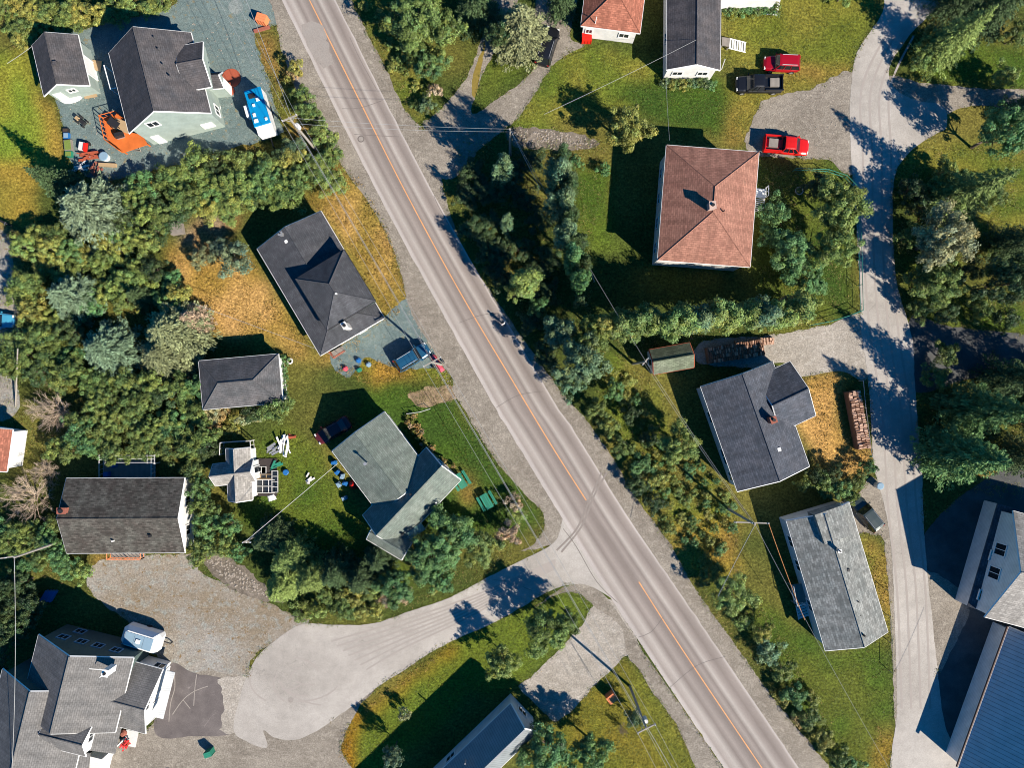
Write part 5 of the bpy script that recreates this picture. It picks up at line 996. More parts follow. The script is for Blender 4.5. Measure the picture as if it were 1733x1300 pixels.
o = o.build('pallet_stack', 'blue'); tag(o, 'blue slatted stack in the shade left of the camping trailer', 'pallets')
x, y = G(1650, 955); t = thing('garden_bench', 'pale bench in the shade before the porch of the gabled house', 'bench', (x, y, 0)); MB().box(x, y, .4, .6, 1.9, .08, R(15)).box(x-.3, y, .481, .08, 1.9, .45, R(15)).build('seat', 'bsid', t)
for s_ in (-1, 1): MB().box(x-.2*s_, y+s_*.8, 0, .5, .08, .398, R(15)).build('leg', 'bsid', t)
# left edge house
h = house('red_roof_house', 'corner of a pinkish red roofed house cut by the left edge', 'house', (-40, 750)); w = Wing(h, (-90, 712), (-100, 783), (13, 785), 3.0, 4.4, 'sh_brown2', 'wsid', oh=.3)
for i, (a_, b_) in enumerate(((12, 378), (18, 380))): pass
x, y = G(12, 378); t = thing('motorcycle', 'dark motorcycle parked at the lawn edge near the left side', 'motorcycle', (x, y, 0)); MB().box(x, y, .4, 1.1, .3, .4, R(-25), 0, .7).build('body', 'black', t); MB().tube([(x+.45, y-.05, .9), (x+.35, y-.45, .95)], .03, 4).tube([(x+.4, y-.2, .9), (x+.6, y-.3, .35)], .03, 4).build('handlebar', 'steel', t)
for s_ in (-1, 1): cx, cy = x+s_*.65*math.cos(R(-25)), y+s_*.65*math.sin(R(-25)); n_ = (.06*math.sin(R(25)), .06*math.cos(R(25))); MB().tube([(cx-n_[0], cy-n_[1], .32), (cx+n_[0], cy+n_[1], .32)], .32, 14).build('wheel', 'rubber', t)
# ---------------------------------------------------------------- vegetation
def leaf_quads(c, nrm, size, r, asp=.7):
    """rhombic leaf clusters centred at c (n,3) facing nrm"""
    n = len(c); a = np.cross(nrm, r.normal(size=(n, 3))); a /= np.linalg.norm(a, axis=1, keepdims=True)+1e-9; b = np.cross(nrm, a); s_ = (size*r.uniform(.6, 1.3, n))[:, None]
    V = np.stack([c-a*s_, c-b*s_*asp, c+a*s_*1.0, c+b*s_*asp], 1); return V.reshape(-1, 3)
def leaf_mesh(name, c, nrm, size, bright, r, mat='leaf', asp=.62):
    V = leaf_quads(c, nrm, size, r, asp); n = len(c); col_ = np.repeat(bright, 4, 0); return quick_mesh(name, V, np.arange(n*4).reshape(-1, 4), mat, col_)
def nz(v): return v/(np.linalg.norm(v, axis=1, keepdims=True)+1e-9)
def crown(seed, rx, rz, zc, ncl, cr, nl, size, name, flat=.75, lobes=5):
    r = np.random.default_rng(seed); ph = r.uniform(0, 6.28, 4); cc = []
    for i in range(ncl):
        d = r.normal(size=3); d /= np.linalg.norm(d); d[2] = abs(d[2])*1.0-.28 if r.random() < .85 else d[2]; d /= np.linalg.norm(d); th = math.atan2(d[1], d[0])
        lob = 1+.3*math.sin(lobes*th+ph[0])+.16*math.sin(3*th+ph[1])+.1*math.sin((lobes+4)*th+ph[2]); f = r.uniform(.45, 1.0)**.6
        cc.append([d[0]*rx*lob*f*.86, d[1]*rx*lob*f*.86, zc+d[2]*rz*f*(.9+.15*r.random())])
    cc = np.array(cc); tint = r.uniform(.65, 1.35, ncl); hue = r.normal(0, .09, ncl); idx = np.repeat(np.arange(ncl), nl); n = len(idx)
    d = nz(r.normal(size=(n, 3))+np.array([0, 0, .45])); rad = cr*r.uniform(.6, 1.15, n)*r.uniform(.6, 1.3, ncl)[idx]; c = cc[idx]+d*rad[:, None]*np.array([1, 1, flat])
    nrm = nz(d+r.normal(size=(n, 3))*.38+np.array([0, 0, .35])); b = (tint[idx]*r.uniform(.6, 1.45, n))[:, None]*np.stack([1+hue[idx], np.ones(n), 1-hue[idx]], 1)
    return leaf_mesh(name, c, nrm, size, b, r)
def trunk_mesh(h_, r0, limbs, seed, rx):
    rr = random.Random(seed); mb = MB(); mb.tube([(0, 0, 0), (rr.uniform(-.1, .1), rr.uniform(-.1, .1), h_*.45), (rr.uniform(-.2, .2), rr.uniform(-.2, .2), h_*.82)], r0, 7, r0*.3)
    for i in range(limbs):
        a = 6.28*i/limbs+rr.uniform(-.3, .3); z = h_*rr.uniform(.25, .6); mb.tube([(0, 0, z), (rx*.35*math.cos(a), rx*.35*math.sin(a), z+h_*.12), (rx*.75*math.cos(a), rx*.75*math.sin(a), z+h_*.25)], r0*.45, 5, r0*.1)
    return mb
def spruce(seed, R_, h_, whorls, br, name, droop=.25, size=.2, soft=1.0):
    r = np.random.default_rng(seed); C_, N_, B_ = [], [], []
    for k in range(whorls):
        t = k/(whorls-1); z = h_*(.08+.9*t); rad = R_*(1-t)**.8*(.9+.2*r.random())+.12; nb = max(4, int(br*(1-.55*t))); a0 = r.uniform(0, 6.28)
        for j in range(nb):
            a = a0+6.283*j/nb+r.normal(0, .14); L = rad*r.uniform(.72, 1.18); n = max(5, int(L*15*soft)); f = r.uniform(.08, 1, n)**.8
            side = r.normal(0, 1, n)*.16*L*(1.15-f)**.7*(.4+.6*np.minimum(1, f*2)); x = L*f*math.cos(a)-side*math.sin(a); y = L*f*math.sin(a)+side*math.cos(a); zz = z-droop*L*f**1.5+r.normal(0, .06, n)+.1*L*f
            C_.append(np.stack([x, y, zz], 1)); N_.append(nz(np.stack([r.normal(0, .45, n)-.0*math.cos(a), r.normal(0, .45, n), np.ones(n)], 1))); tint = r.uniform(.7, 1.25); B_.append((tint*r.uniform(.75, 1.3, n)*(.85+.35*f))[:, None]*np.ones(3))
    c, nr_, b = np.concatenate(C_), np.concatenate(N_), np.concatenate(B_); ang = np.arctan2(c[:, 1], c[:, 0])+r.normal(0, .5, len(c)); a = np.stack([np.cos(ang), np.sin(ang), r.normal(-.15, .2, len(c))], 1); a = nz(a-nr_*(a*nr_).sum(1, keepdims=True)); bb = np.cross(nr_, a)
    s_ = (size*r.uniform(.7, 1.3, len(c)))[:, None]; V = np.stack([c-a*s_, c-bb*s_*.32, c+a*s_, c+bb*s_*.32], 1).reshape(-1, 3)
    return quick_mesh(name, V, np.arange(len(V)).reshape(-1, 4), 'needle', np.repeat(b, 4, 0))
def bare(seed, R_, h_):
    rr = random.Random(seed); mb = MB()
    def grow(p, d, L, r_, lv):
        q_ = p+d*L; mid = p+d*L*.5+Vector((rr.gauss(0, .06), rr.gauss(0, .06), 0))*L; mb.tube([p, mid, q_], r_, 3, r_*.6)
        if lv <= 0: return
        for k in range(4 if lv > 1 else 5):
            nd = (d+Vector((rr.gauss(0, .55), rr.gauss(0, .55), rr.gauss(.05, .28)))).normalized(); grow(p+d*L*rr.uniform(.35, 1), nd, L*rr.uniform(.5, .75), r_*.55, lv-1)
    for i in range(13):
        a = 6.28*i/13+rr.uniform(-.2, .2); e = rr.uniform(.25, 1.2); grow(Vector((0, 0, .1)), Vector((math.cos(a)*math.cos(e), math.sin(a)*math.cos(e), math.sin(e))), R_*.55, .06, 3)
    return mb
def obj_of(me, name, parent=None):
    o = bpy.data.objects.new(name, me); COL.objects.link(o)
    if parent is not None: o.parent = parent
    return o
# prototypes: kind -> list of (crown mesh, trunk mesh, base radius, base height)
PROT = {}
def reg(kind, name, cm, tm, r_, h_): PROT.setdefault(kind, []).append((name, cm, tm, r_, h_))
def bakemesh(mb, name, mat):
    o = mb.build(name, mat, uv=False); me = o.data; bpy.data.objects.remove(o); return me
for s_ in range(4):
    reg('S', 'bush', crown(10+s_, 1.0, .8, .75, 20, .33, 60, .085, 'bush_leaves', lobes=3), bakemesh(trunk_mesh(1.0, .06, 4, s_, 1), 'stems', 'bark'), 1.0, 1.5)
for s_ in range(4):
    reg('M', 'broadleaf_tree', crown(20+s_, 1.9, 1.5, 2.2, 52, .42, 72, .105, 'leaves', lobes=4), bakemesh(trunk_mesh(3.2, .12, 6, s_, 1.9), 'trunk', 'bark'), 1.9, 3.7)
for s_ in range(3):
    reg('L', 'broadleaf_tree', crown(30+s_, 3.2, 2.6, 4.3, 120, .56, 100, .118, 'leaves', lobes=5), bakemesh(trunk_mesh(5.6, .2, 8, s_, 3.2), 'trunk', 'bark'), 3.2, 7.0)
for s_ in range(3):
    reg('P', 'poplar_tree', crown(40+s_, 1.3, 4.0, 3.9, 95, .4, 76, .1, 'leaves', flat=1.1, lobes=3), bakemesh(trunk_mesh(6.5, .13, 7, s_, .9), 'trunk', 'bark'), 1.3, 7.8)
for s_ in range(3):
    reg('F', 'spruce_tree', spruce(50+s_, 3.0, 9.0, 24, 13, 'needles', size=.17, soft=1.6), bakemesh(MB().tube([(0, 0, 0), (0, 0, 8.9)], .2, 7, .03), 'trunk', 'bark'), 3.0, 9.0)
for s_ in range(2):
    reg('W', 'feathery_conifer', spruce(60+s_, 4.2, 6.5, 20, 16, 'needles', .05, .2, 1.7), bakemesh(MB().tube([(0, 0, 0), (0, 0, 6)], .18, 7, .04), 'trunk', 'bark'), 4.2, 6.5)
for s_ in range(2): reg('B', 'bare_shrub', None, bakemesh(bare(70+s_, 3.4, 3), 'twigs', 'deadwood'), 3.6, 3.2)
# foliage colours
G1, G2, G3, G4 = (.075, .115, .032), (.105, .135, .038), (.055, .105, .045), (.15, .155, .042)
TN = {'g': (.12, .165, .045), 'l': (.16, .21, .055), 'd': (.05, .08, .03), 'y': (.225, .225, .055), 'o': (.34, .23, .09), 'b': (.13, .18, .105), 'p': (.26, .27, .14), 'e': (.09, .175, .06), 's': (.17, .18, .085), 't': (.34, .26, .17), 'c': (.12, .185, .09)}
cnt = 0
def tree(kind, px, py, r_px, h_, tint, label, group=None, cat=None, mid=.6, name=None):
    """px,py: where the middle of the crown shows in the photo; r_px crown radius there; h_ height in metres"""
    global cnt; cnt += 1
    v = PROT[kind][cnt*7 % len(PROT[kind])] if not (label and group) else random.choice(PROT[kind]); nm, cm, tm, br_, bh = v
    p = P(px, py, h_*mid); Rm = r_px*S*(H-h_*mid)/H; s_ = Rm/br_; sz = h_/bh
    cat = cat or {'S': 'bush', 'M': 'tree', 'L': 'tree', 'P': 'tree', 'F': 'spruce', 'W': 'conifer', 'B': 'shrub'}[kind]
    if cat in ('bush', 'plant', 'sapling'): nm = {'bush': 'bush', 'plant': 'flowering_plant', 'sapling': 'sapling'}[cat]
    if group and 'hedge by' in group: nm = 'hedge_shrub'; cat = 'hedge shrub'
    if group and ('foundation' in group or 'shrubs' in group or 'shrub row' in group): nm = 'garden_shrub'; cat = 'garden shrub'
    if group and 'weed' in group: nm = 'weed_clump'; cat = 'weeds'
    t = thing(name or nm, label, cat, (p.x, p.y, 0), group, org=False, rz=random.uniform(0, 6.28)); t.scale = (s_, s_, sz)
    c = TN[tint] if isinstance(tint, str) else tint; k = random.uniform(1.0, 1.32)
    if cm: o = obj_of(cm, 'crown' if kind != 'S' else 'foliage', t); o.color = (c[0]*k*random.uniform(.93, 1.07), c[1]*k, c[2]*k, 1)
    obj_of(tm, 'trunk' if kind not in 'SB' else ('stem' if kind == 'S' else 'twigs'), t)
    return t
T = tree
T('L', 705, 32, 52, 7, 'g', 'large round green tree east of the road at the top edge'); T('M', 752, 45, 30, 5, 'g', 'medium green tree just right of the largest roadside tree at the top'); T('M', 728, 110, 26, 4, 'e', 'bright green tree below the large roadside tree at the top'); T('M', 700, 80, 24, 3.6, 'g', 'green tree left of the bright green roadside tree, top')
T('S', 724, 178, 14, 2, 'c', 'blue green bush at the corner of the drive, top centre'); T('M', 748, 100, 20, 3.4, 'l', 'light green tree beside the twin track drive'); T('S', 735, 152, 13, 1.8, 't', 'pinkish flowering bush by the twin track drive')
T('W', 880, 38, 54, 8.5, 's', 'pale green drooping conifer left of the black van'); T('M', 845, 60, 22, 6, 'd', 'dark tree behind the pale drooping conifer'); T('F', 805, -20, 42, 11, 'd', 'dark spruce above the twin track drive at the top edge'); T('F', 955, -30, 30, 11, 'd', 'dark spruce above the rusty brown cottage')
for x, y, r_, t_, l in ((512, 160, 16, 'g', 'green bush upper of the clump beside the crossarm pole'), (522, 188, 20, 'g', 'green bush right of the blue trailer and the pole top'), (545, 228, 24, 'l', 'bushy light green shrub below the pole by the road'), (562, 262, 20, 'g', 'green bush at the lower end of the roadside clump'), (500, 250, 20, 'c', 'blue green bush at the foot of the pole by the trailer'), (482, 262, 18, 'd', 'dark bush below the blue trailer front'), (500, 115, 14, 'y', 'yellowish bush above the roadside clump')): T('M', x, y, r_, 2.8, t_, l, cat='bush')
T('L', 1060, 218, 37, 6.5, 'y', 'round yellow green tree on the lawn below the rusty brown cottage'); T('S', 1022, 285, 12, 1.6, 'e', 'small round green bush by the yellow green tree'); T('S', 975, 275, 12, 1.4, 'e', 'small green bush on the strip left of the brown hip roof')
# shaded belt east of the main road
for x, y, r_, h_, t_, l in ((852, 286, 18, 10, 'c', 'pale green treetop alone in the dark shade, upper'), (858, 378, 11, 9.5, 'c', 'tiny lit treetop in the middle of the dark shade'), (945, 300, 22, 13, 'c', 'topmost tree of the row left of the brown hip roof'), (950, 345, 24, 13, 'c', 'second tree from the top in the row left of the brown hip roof'), (958, 398, 20, 13, 'c', 'third tree from the top in the row left of the brown hip roof'), (970, 438, 18, 13, 'e', 'fourth tree down in the row left of the brown hip roof'), (982, 474, 16, 13, 'e', 'lowest tree in the row left of the brown hip roof'), (888, 478, 24, 10, 'l', 'yellow green lit crown above the road edge, in the dark belt'), (870, 498, 16, 6.5, 'l', 'small lit crown right beside the walking person'), (945, 560, 26, 7.5, 'c', 'blue green tree at the head of the roadside thicket'), (1020, 548, 18, 8, 'y', 'yellow green pointed crown at the left end of the hedge row'), (910, 520, 18, 5, 'e', 'small dim crown between the road and the hedge row'), (980, 510, 12, 6, 'c', 'faint crown above the roadside thicket')):
    T('P' if h_ > 6.8 else 'M', x, y, r_, h_, t_, l)
T('L', 985, 612, 44, 9.5, 'c', 'large blue green tree at the roadside above the junction'); T('L', 1000, 575, 32, 8, 'g', 'green tree joining the roadside thicket to the hedge row'); T('M', 965, 650, 24, 5, 'c', 'tree at the lower tip of the roadside thicket'); T('M', 1010, 690, 20, 3, 'g', 'low green bush below the roadside thicket', cat='bush')
n_ = 12
for i in range(n_):
    f = i/(n_-1); T('P', 1046+(1345-1046)*f, 552-(552-528)*f+random.uniform(-5, 5), 24, 9.0+random.uniform(-.8, .8), random.choice(['g', 'l', 'l', 'c']), 'tall narrow tree in the hedge row above the mossy shed and woodpile', 'hedge row above the mossy shed')
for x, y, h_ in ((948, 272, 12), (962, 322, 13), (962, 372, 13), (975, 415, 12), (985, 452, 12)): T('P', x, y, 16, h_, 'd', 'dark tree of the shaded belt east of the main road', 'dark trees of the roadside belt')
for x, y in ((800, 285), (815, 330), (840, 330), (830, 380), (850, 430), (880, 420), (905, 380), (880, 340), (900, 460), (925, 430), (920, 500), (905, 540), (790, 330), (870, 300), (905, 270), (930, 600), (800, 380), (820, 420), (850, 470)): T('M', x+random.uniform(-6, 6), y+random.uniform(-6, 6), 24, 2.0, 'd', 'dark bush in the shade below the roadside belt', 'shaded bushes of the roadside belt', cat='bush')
T('M', 1335, 520, 22, 6, 'o', 'rusty orange tinged tree at the right end of the hedge row'); T('M', 1362, 520, 26, 5, 'l', 'light green tree right of the rusty hedge tree')
# right of the brown hip roof
T('M', 1308, 360, 26, 4.5, 'e', 'green bushy tree touching the right side of the brown hip roof'); T('L', 1424, 352, 46, 7.5, 'l', 'large yellow green tree beside the concrete road'); T('L', 1415, 418, 36, 6.5, 'l', 'yellow green tree below the large one beside the concrete road'); T('L', 1340, 425, 40, 5, 'e', 'broad bright green tree right of the brown hip roof'); T('L', 1365, 470, 34, 4.5, 'e', 'green tree in the lower corner of the fenced lot'); T('M', 1380, 320, 24, 4, 'd', 'dark bush at the top of the fenced lot', cat='bush'); T('M', 1300, 400, 20, 3, 'e', 'low green bush against the right wall of the brown roofed house', cat='bush')
# far right
T('L', 1598, 405, 50, 9, 'p', 'silvery white leaved tree right of the concrete road'); T('L', 1698, 222, 44, 9, 'e', 'dark glossy green tree at the right edge, upper'); T('F', 1640, 46, 42, 11.5, 'l', 'green conifer above the lit lawn, top right'); T('F', 1668, 312, 48, 13, 'g', 'tall green spruce whose shadow crosses the concrete road, right'); T('L', 1590, 480, 38, 6, 'g', 'green tree below the silvery tree'); T('L', 1700, 480, 44, 9, 'd', 'dark pale-tipped tree at the right edge, middle')
T('W', 1655, 775, 62, 13, 'e', 'large feathery green conifer above the gabled house'); T('W', 1695, 695, 50, 14, 'e', 'feathery green conifer at the right edge above the larger one'); T('M', 1560, 470, 26, 4, 'g', 'green bush between silvery tree and concrete road', cat='bush')
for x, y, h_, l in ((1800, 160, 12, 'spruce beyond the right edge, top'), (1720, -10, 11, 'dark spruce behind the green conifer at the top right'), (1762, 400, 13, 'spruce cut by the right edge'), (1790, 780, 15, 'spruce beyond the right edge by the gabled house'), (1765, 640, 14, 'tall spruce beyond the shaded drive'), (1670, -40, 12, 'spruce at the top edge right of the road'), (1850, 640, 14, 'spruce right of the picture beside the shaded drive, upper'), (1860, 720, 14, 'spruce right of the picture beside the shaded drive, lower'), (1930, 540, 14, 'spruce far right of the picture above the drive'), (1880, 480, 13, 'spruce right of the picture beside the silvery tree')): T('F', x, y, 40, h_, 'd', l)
for x, y in ((1600, 290), (1560, 350), (1620, 330), (1680, 330), (1540, 400), (1680, 420), (1640, 460), (1660, 520), (1700, 540), (1600, 530), (1560, 520), (1540, 320), (1700, 130), (1580, 60), (1560, 100), (1430, -14), (1395, -20), (1680, 20), (1600, 600), (1580, 640), (1620, 740), (1600, 790), (1720, 60)): T('M', x, y, 22, 3.2, random.choice('ggdl'), 'green undergrowth bush on the far right side of the concrete road', 'bushes beyond the concrete road', cat='bush')
# strip between main road and slate house
T('L', 1152, 752, 34, 5.5, 'l', 'yellow green tree standing alone left of the slate roofed house'); T('L', 1238, 1005, 36, 5, 'l', 'round green tree left of the pale shingled house')
for x, y, r_, t_ in ((1030, 720, 18, 'g'), (1052, 760, 20, 'g'), (1085, 785, 22, 'e'), (1080, 820, 20, 'd'), (1105, 850, 20, 'd'), (1065, 700, 18, 'd'), (1040, 660, 18, 'e'), (1115, 810, 18, 'y'), (1200, 975, 18, 'g'), (1100, 740, 16, 'd'), (1300, 1105, 24, 'c'), (1325, 1135, 20, 'g'), (1345, 1175, 22, 'e'), (1290, 1070, 18, 'y'), (1370, 1215, 22, 'g'), (1395, 1250, 20, 'y'), (1420, 1285, 20, 'g'), (1325, 1180, 16, 'y'), (1375, 1180, 14, 'y'), (1255, 1055, 16, 'l'), (1030, 635, 14, 'y'), (1350, 1220, 14, 'o'), (1440, 1300, 20, 'e')): T('S' if r_ < 17 else 'M', x, y, r_, 1.5 if r_ < 17 else 2.5, t_, 'leafy bush on the verge between the main road and the right hand houses', 'bushes of the eastern verge', cat='bush')
for x, y, r_, t_ in ((1395, 822, 20, 'g'), (1425, 830, 20, 'e'), (1450, 815, 18, 'g'), (1470, 790, 15, 'e'), (1380, 805, 16, 'd'), (1410, 800, 16, 'd'), (1360, 820, 14, 'l'), (1440, 842, 12, 'l')): T('M', x, y, r_, 2.4, t_, 'green shrub between the slate roofed house and the parked grey green car', 'shrubs by the slate roofed house', cat='bush')
for i in range(9): T('S', 1125+i*10, 141+random.uniform(-3, 3), 9, 1.0, random.choice('gecy'), 'low flowering shrub along the white gable wall', 'foundation shrubs of the white gable house')
for i in range(9): T('S', 1232+i*10, 14+random.uniform(-3, 3), 11, 1.0, random.choice('gecl'), 'green shrub below the white wall at the top edge', 'shrubs below the white wall')
# south island and bottom
T('L', 925, 1065, 42, 6.5, 'g', 'dark green maple on the grass island south of the side road'); T('M', 960, 1050, 22, 5, 'g', 'smaller green tree at the upper right of the island maple'); T('L', 850, 1122, 30, 5.5, 'l', 'pale yellow green tree below the island maple'); T('S', 683, 1210, 11, 2.6, 'p', 'small pale sapling on the lawn edge near the cul de sac', cat='sapling'); T('M', 665, 1278, 17, 5, 'b', 'blue green tree in the shadow at the bottom edge')
T('L', 925, 1268, 46, 6.5, 'e', 'large green tree beside the metal roofed house, bottom'); T('L', 1000, 1275, 32, 6, 'e', 'green tree right of the large one at the bottom edge'); T('M', 1072, 1215, 15, 3.5, 'c', 'small blue green tree left of the tall pole'); T('B', 1055, 1238, 12, 2, 'g', 'little leafless shrub left of the tall pole')
T('L', 765, 905, 44, 6, 'e', 'large green tree at the lower right of the green-roofed house'); T('L', 725, 940, 38, 6, 'e', 'green tree left of the large one by the side road'); T('L', 812, 925, 34, 4.5, 'g', 'green tree near the junction corner'); T('M', 745, 980, 26, 4, 'e', 'green tree close to the side road edge'); T('M', 860, 900, 22, 3, 't', 'dusky purple bush at the junction corner', cat='bush')
T('L', 670, 990, 34, 5, 'e', 'green tree at the roadside below the lawn'); T('M', 705, 900, 14, 2, 'y', 'yellow green bush by the porch of the green-roofed house', cat='bush'); T('M', 700, 945, 20, 2.2, 'y', 'yellow bush under the gable of the green-roofed house', cat='bush')
for x, y, h_, t_, l in ((448, 915, 8, 'd', 'spruce at the left end of the clump below the lawn'), (480, 950, 9.5, 'g', 'tall spruce in the clump below the lawn'), (520, 985, 9, 'l', 'yellow green spruce in the clump below the lawn'), (470, 1000, 7, 'l', 'lowest spruce of the clump, near the rubble bank'), (560, 975, 7.5, 'd', 'dark spruce at the right of the clump below the lawn'), (605, 985, 7, 'd', 'dark pointed spruce beside the pale shed corner'), (638, 950, 6, 'd', 'small dark spruce below the green-roofed house')): T('F', x, y, 34, h_, t_, l)
# around the mottled roof house
T('B', 88, 695, 56, 3.6, 'g', 'large leafless twiggy shrub among the bushes, upper left side'); T('B', 42, 842, 58, 3.8, 'g', 'large leafless twiggy shrub left of the mottled roof house'); T('B', 70, 800, 34, 3, 'g', 'smaller leafless shrub between the two large bare ones')
for x, y, r_, t_ in ((340, 825, 22, 'e'), (345, 858, 24, 'g'), (348, 892, 24, 'e'), (350, 925, 24, 'g'), (385, 890, 22, 'e'), (330, 795, 22, 'g'), (385, 920, 20, 'l'), (335, 945, 16, 'l'), (405, 935, 16, 'e')): T('M', x, y, r_, 3.4, t_, 'green bush of the hedge at the right wall of the mottled roof house', 'hedge by the mottled roof house', cat='bush')
T('M', 468, 690, 28, 4, 'g', 'spreading green tree at the lower right corner of the hip roofed shed'); T('M', 428, 700, 20, 2.6, 'd', 'dark bush below the hip roofed shed', cat='bush'); T('M', 355, 700, 18, 2.2, 'p', 'pale grey green bush left below the hip roofed shed', cat='bush')
for i in range(6): T('S', 480, 608+i*14, 8, 1.3, 'e', 'clipped green shrub in the row along the right wall of the hip roofed shed', 'shrub row by the hip roofed shed')
T('M', 340, 435, 20, 3, 's', 'grey green shrub left of the pair in the dry grass'); T('M', 395, 437, 32, 4, 'b', 'blue green round shrub in the dry grass left of the dark roofed house'); T('M', 368, 418, 16, 3, 'b', 'small blue green shrub above the pair in the dry grass')
T('W', 142, 348, 68, 8.5, 'b', 'large grey green feathery conifer by the lawn edge, left'); T('W', 108, 500, 46, 6.5, 'b', 'grey green feathery conifer in the middle of the left thicket'); T('W', 172, 590, 52, 7, 'b', 'grey green feathery conifer lower in the left thicket'); T('W', 285, 560, 60, 7.5, 's', 'olive grey conifer beside the dry grass'); T('W', 270, 600, 50, 6, 's', 'broad olive conifer above the hip roofed shed'); T('W', 320, 540, 30, 5, 't', 'brownish conifer at the dry grass edge'); T('W', 230, 500, 26, 5, 'd', 'dark conifer between the grey green ones', cat='conifer')
T('F', 78, 300, 34, 9, 'd', 'dark spruce at the lawn edge below the gravel yard')
# thicket fills
def in_poly(x, y, poly): return bool(inside(np.array([[x, y]]), poly)[0])
def fill(poly, gap, rr, hh, tints, label, group, kind='M', cat='bush', avoid=()):
    xs = [p[0] for p in poly]; ys = [p[1] for p in poly]; pts = []; y = min(ys)
    while y < max(ys):
        x = min(xs)+(gap/2 if int((y-min(ys))/gap) % 2 else 0)
        while x < max(xs):
            a, b = x+random.uniform(-.3, .3)*gap, y+random.uniform(-.3, .3)*gap
            if in_poly(a, b, poly) and not any(math.hypot(a-u, b-v_) < w_ for u, v_, w_ in avoid): pts.append((a, b))
            x += gap
        y += gap*.86
    for a, b in pts: T(random.choice(kind), a, b, random.uniform(*rr), random.uniform(*hh), random.choice(tints), label, group, cat)
big = [(142, 348, 48), (108, 500, 34), (172, 590, 38), (285, 560, 44), (88, 695, 48), (42, 842, 48)]
fill([(30, 400), (85, 385), (130, 400), (200, 320), (310, 282), (400, 250), (450, 265), (480, 270), (560, 265), (592, 300), (560, 312), (500, 335), (450, 330), (400, 345), (385, 368), (310, 372), (285, 395), (275, 430), (298, 480), (330, 510), (250, 520), (180, 520), (120, 540), (60, 560), (30, 520)], 33, (20, 29), (1.8, 3.8), 'ggllleyd', 'leafy bush in the thicket between the gravel yard and the dry grass', 'bushes of the left thicket', avoid=big)
fill([(0, 580), (60, 540), (130, 545), (150, 620), (240, 640), (330, 640), (335, 690), (370, 740), (350, 770), (270, 765), (170, 770), (120, 780), (95, 760), (130, 700), (120, 650), (60, 640), (0, 660)], 32, (20, 28), (2.0, 3.8), 'gggeld', 'green bush in the thicket above the mottled roof house', 'bushes above the mottled roof house', avoid=big)
fill([(0, 0), (290, -5), (245, 22), (170, 40), (120, 50), (60, 48), (48, 85), (0, 80)], 28, (16, 23), (1.2, 2.4), 'glllyy', 'low leafy bush in the strip above the grey roofed garage', 'bushes above the garage')
fill([(0, 890), (60, 880), (95, 880), (108, 940), (150, 945), (150, 985), (100, 975), (60, 960), (0, 930)], 25, (16, 22), (1.8, 3.0), 'gelly', 'green bush left below the mottled roof house', 'bushes below left of the mottled roof')
fill([(560, 1000), (640, 985), (700, 1000), (780, 975), (850, 935), (905, 890), (900, 860), (840, 830), (860, 850), (885, 905), (830, 955), (760, 990), (690, 1020), (620, 1045), (540, 1040), (500, 1040)], 26, (14, 20), (1.2, 2.2), 'gelyt', 'low bush along the edge of the pale side road', 'bushes along the side road', kind='SM')
fill([(610, 5), (640, 5), (690, 100), (740, 180), (720, 205), (690, 150), (650, 80)], 26, (9, 13), (.8, 1.4), 'ylgl', 'low weedy bush on the verge at the top of the main road', 'weedy bushes on the north verge', kind='S')
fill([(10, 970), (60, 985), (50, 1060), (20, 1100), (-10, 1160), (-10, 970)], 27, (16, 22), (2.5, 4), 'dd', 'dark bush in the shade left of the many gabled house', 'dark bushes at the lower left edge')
fill([(340, 330), (480, 280), (500, 300), (480, 325), (400, 345)], 22, (13, 18), (2, 3), 'gle', 'bright leafy bush above the shadow of the dark roofed house', 'bushes above the dark roofed house')
fill([(315, 690), (360, 690), (440, 700), (440, 720), (380, 735), (320, 720)], 20, (10, 15), (1, 1.8), 'oyp', 'olive and rusty low bush between the shed and the cottage', 'rusty bushes by the cottage', kind='S')
fill([(430, 60), (450, 60), (480, 130), (500, 200), (540, 205), (500, 130), (465, 75)], 18, (7, 11), (.7, 1.3), 'yloog', 'small weedy bush between the gravel yard and the main road', 'weeds beside the gravel yard', kind='S')
fill([(680, 705), (700, 705), (740, 770), (770, 790), (765, 800), (720, 765)], 9, (4, 6), (.5, .9), 'ooty', 'flowering plant in the bed along the green-roofed house', 'flower bed plants', kind='S', cat='plant')
fill([(1040, 640), (1070, 640), (1115, 720), (1190, 780), (1240, 850), (1250, 900), (1235, 960), (1180, 965), (1120, 880), (1080, 780)], 25, (7, 12), (.6, 1.3), 'ylgyee', 'tall weeds between the main road and the slate roofed house', 'weeds west of the slate house', kind='S')
fill([(1520, 300), (1640, 290), (1700, 330), (1640, 400), (1550, 330)], 20, (8, 13), (.6, 1.2), 'gle', 'low weeds beyond the bend of the concrete road', 'weeds beyond the road bend', kind='S')
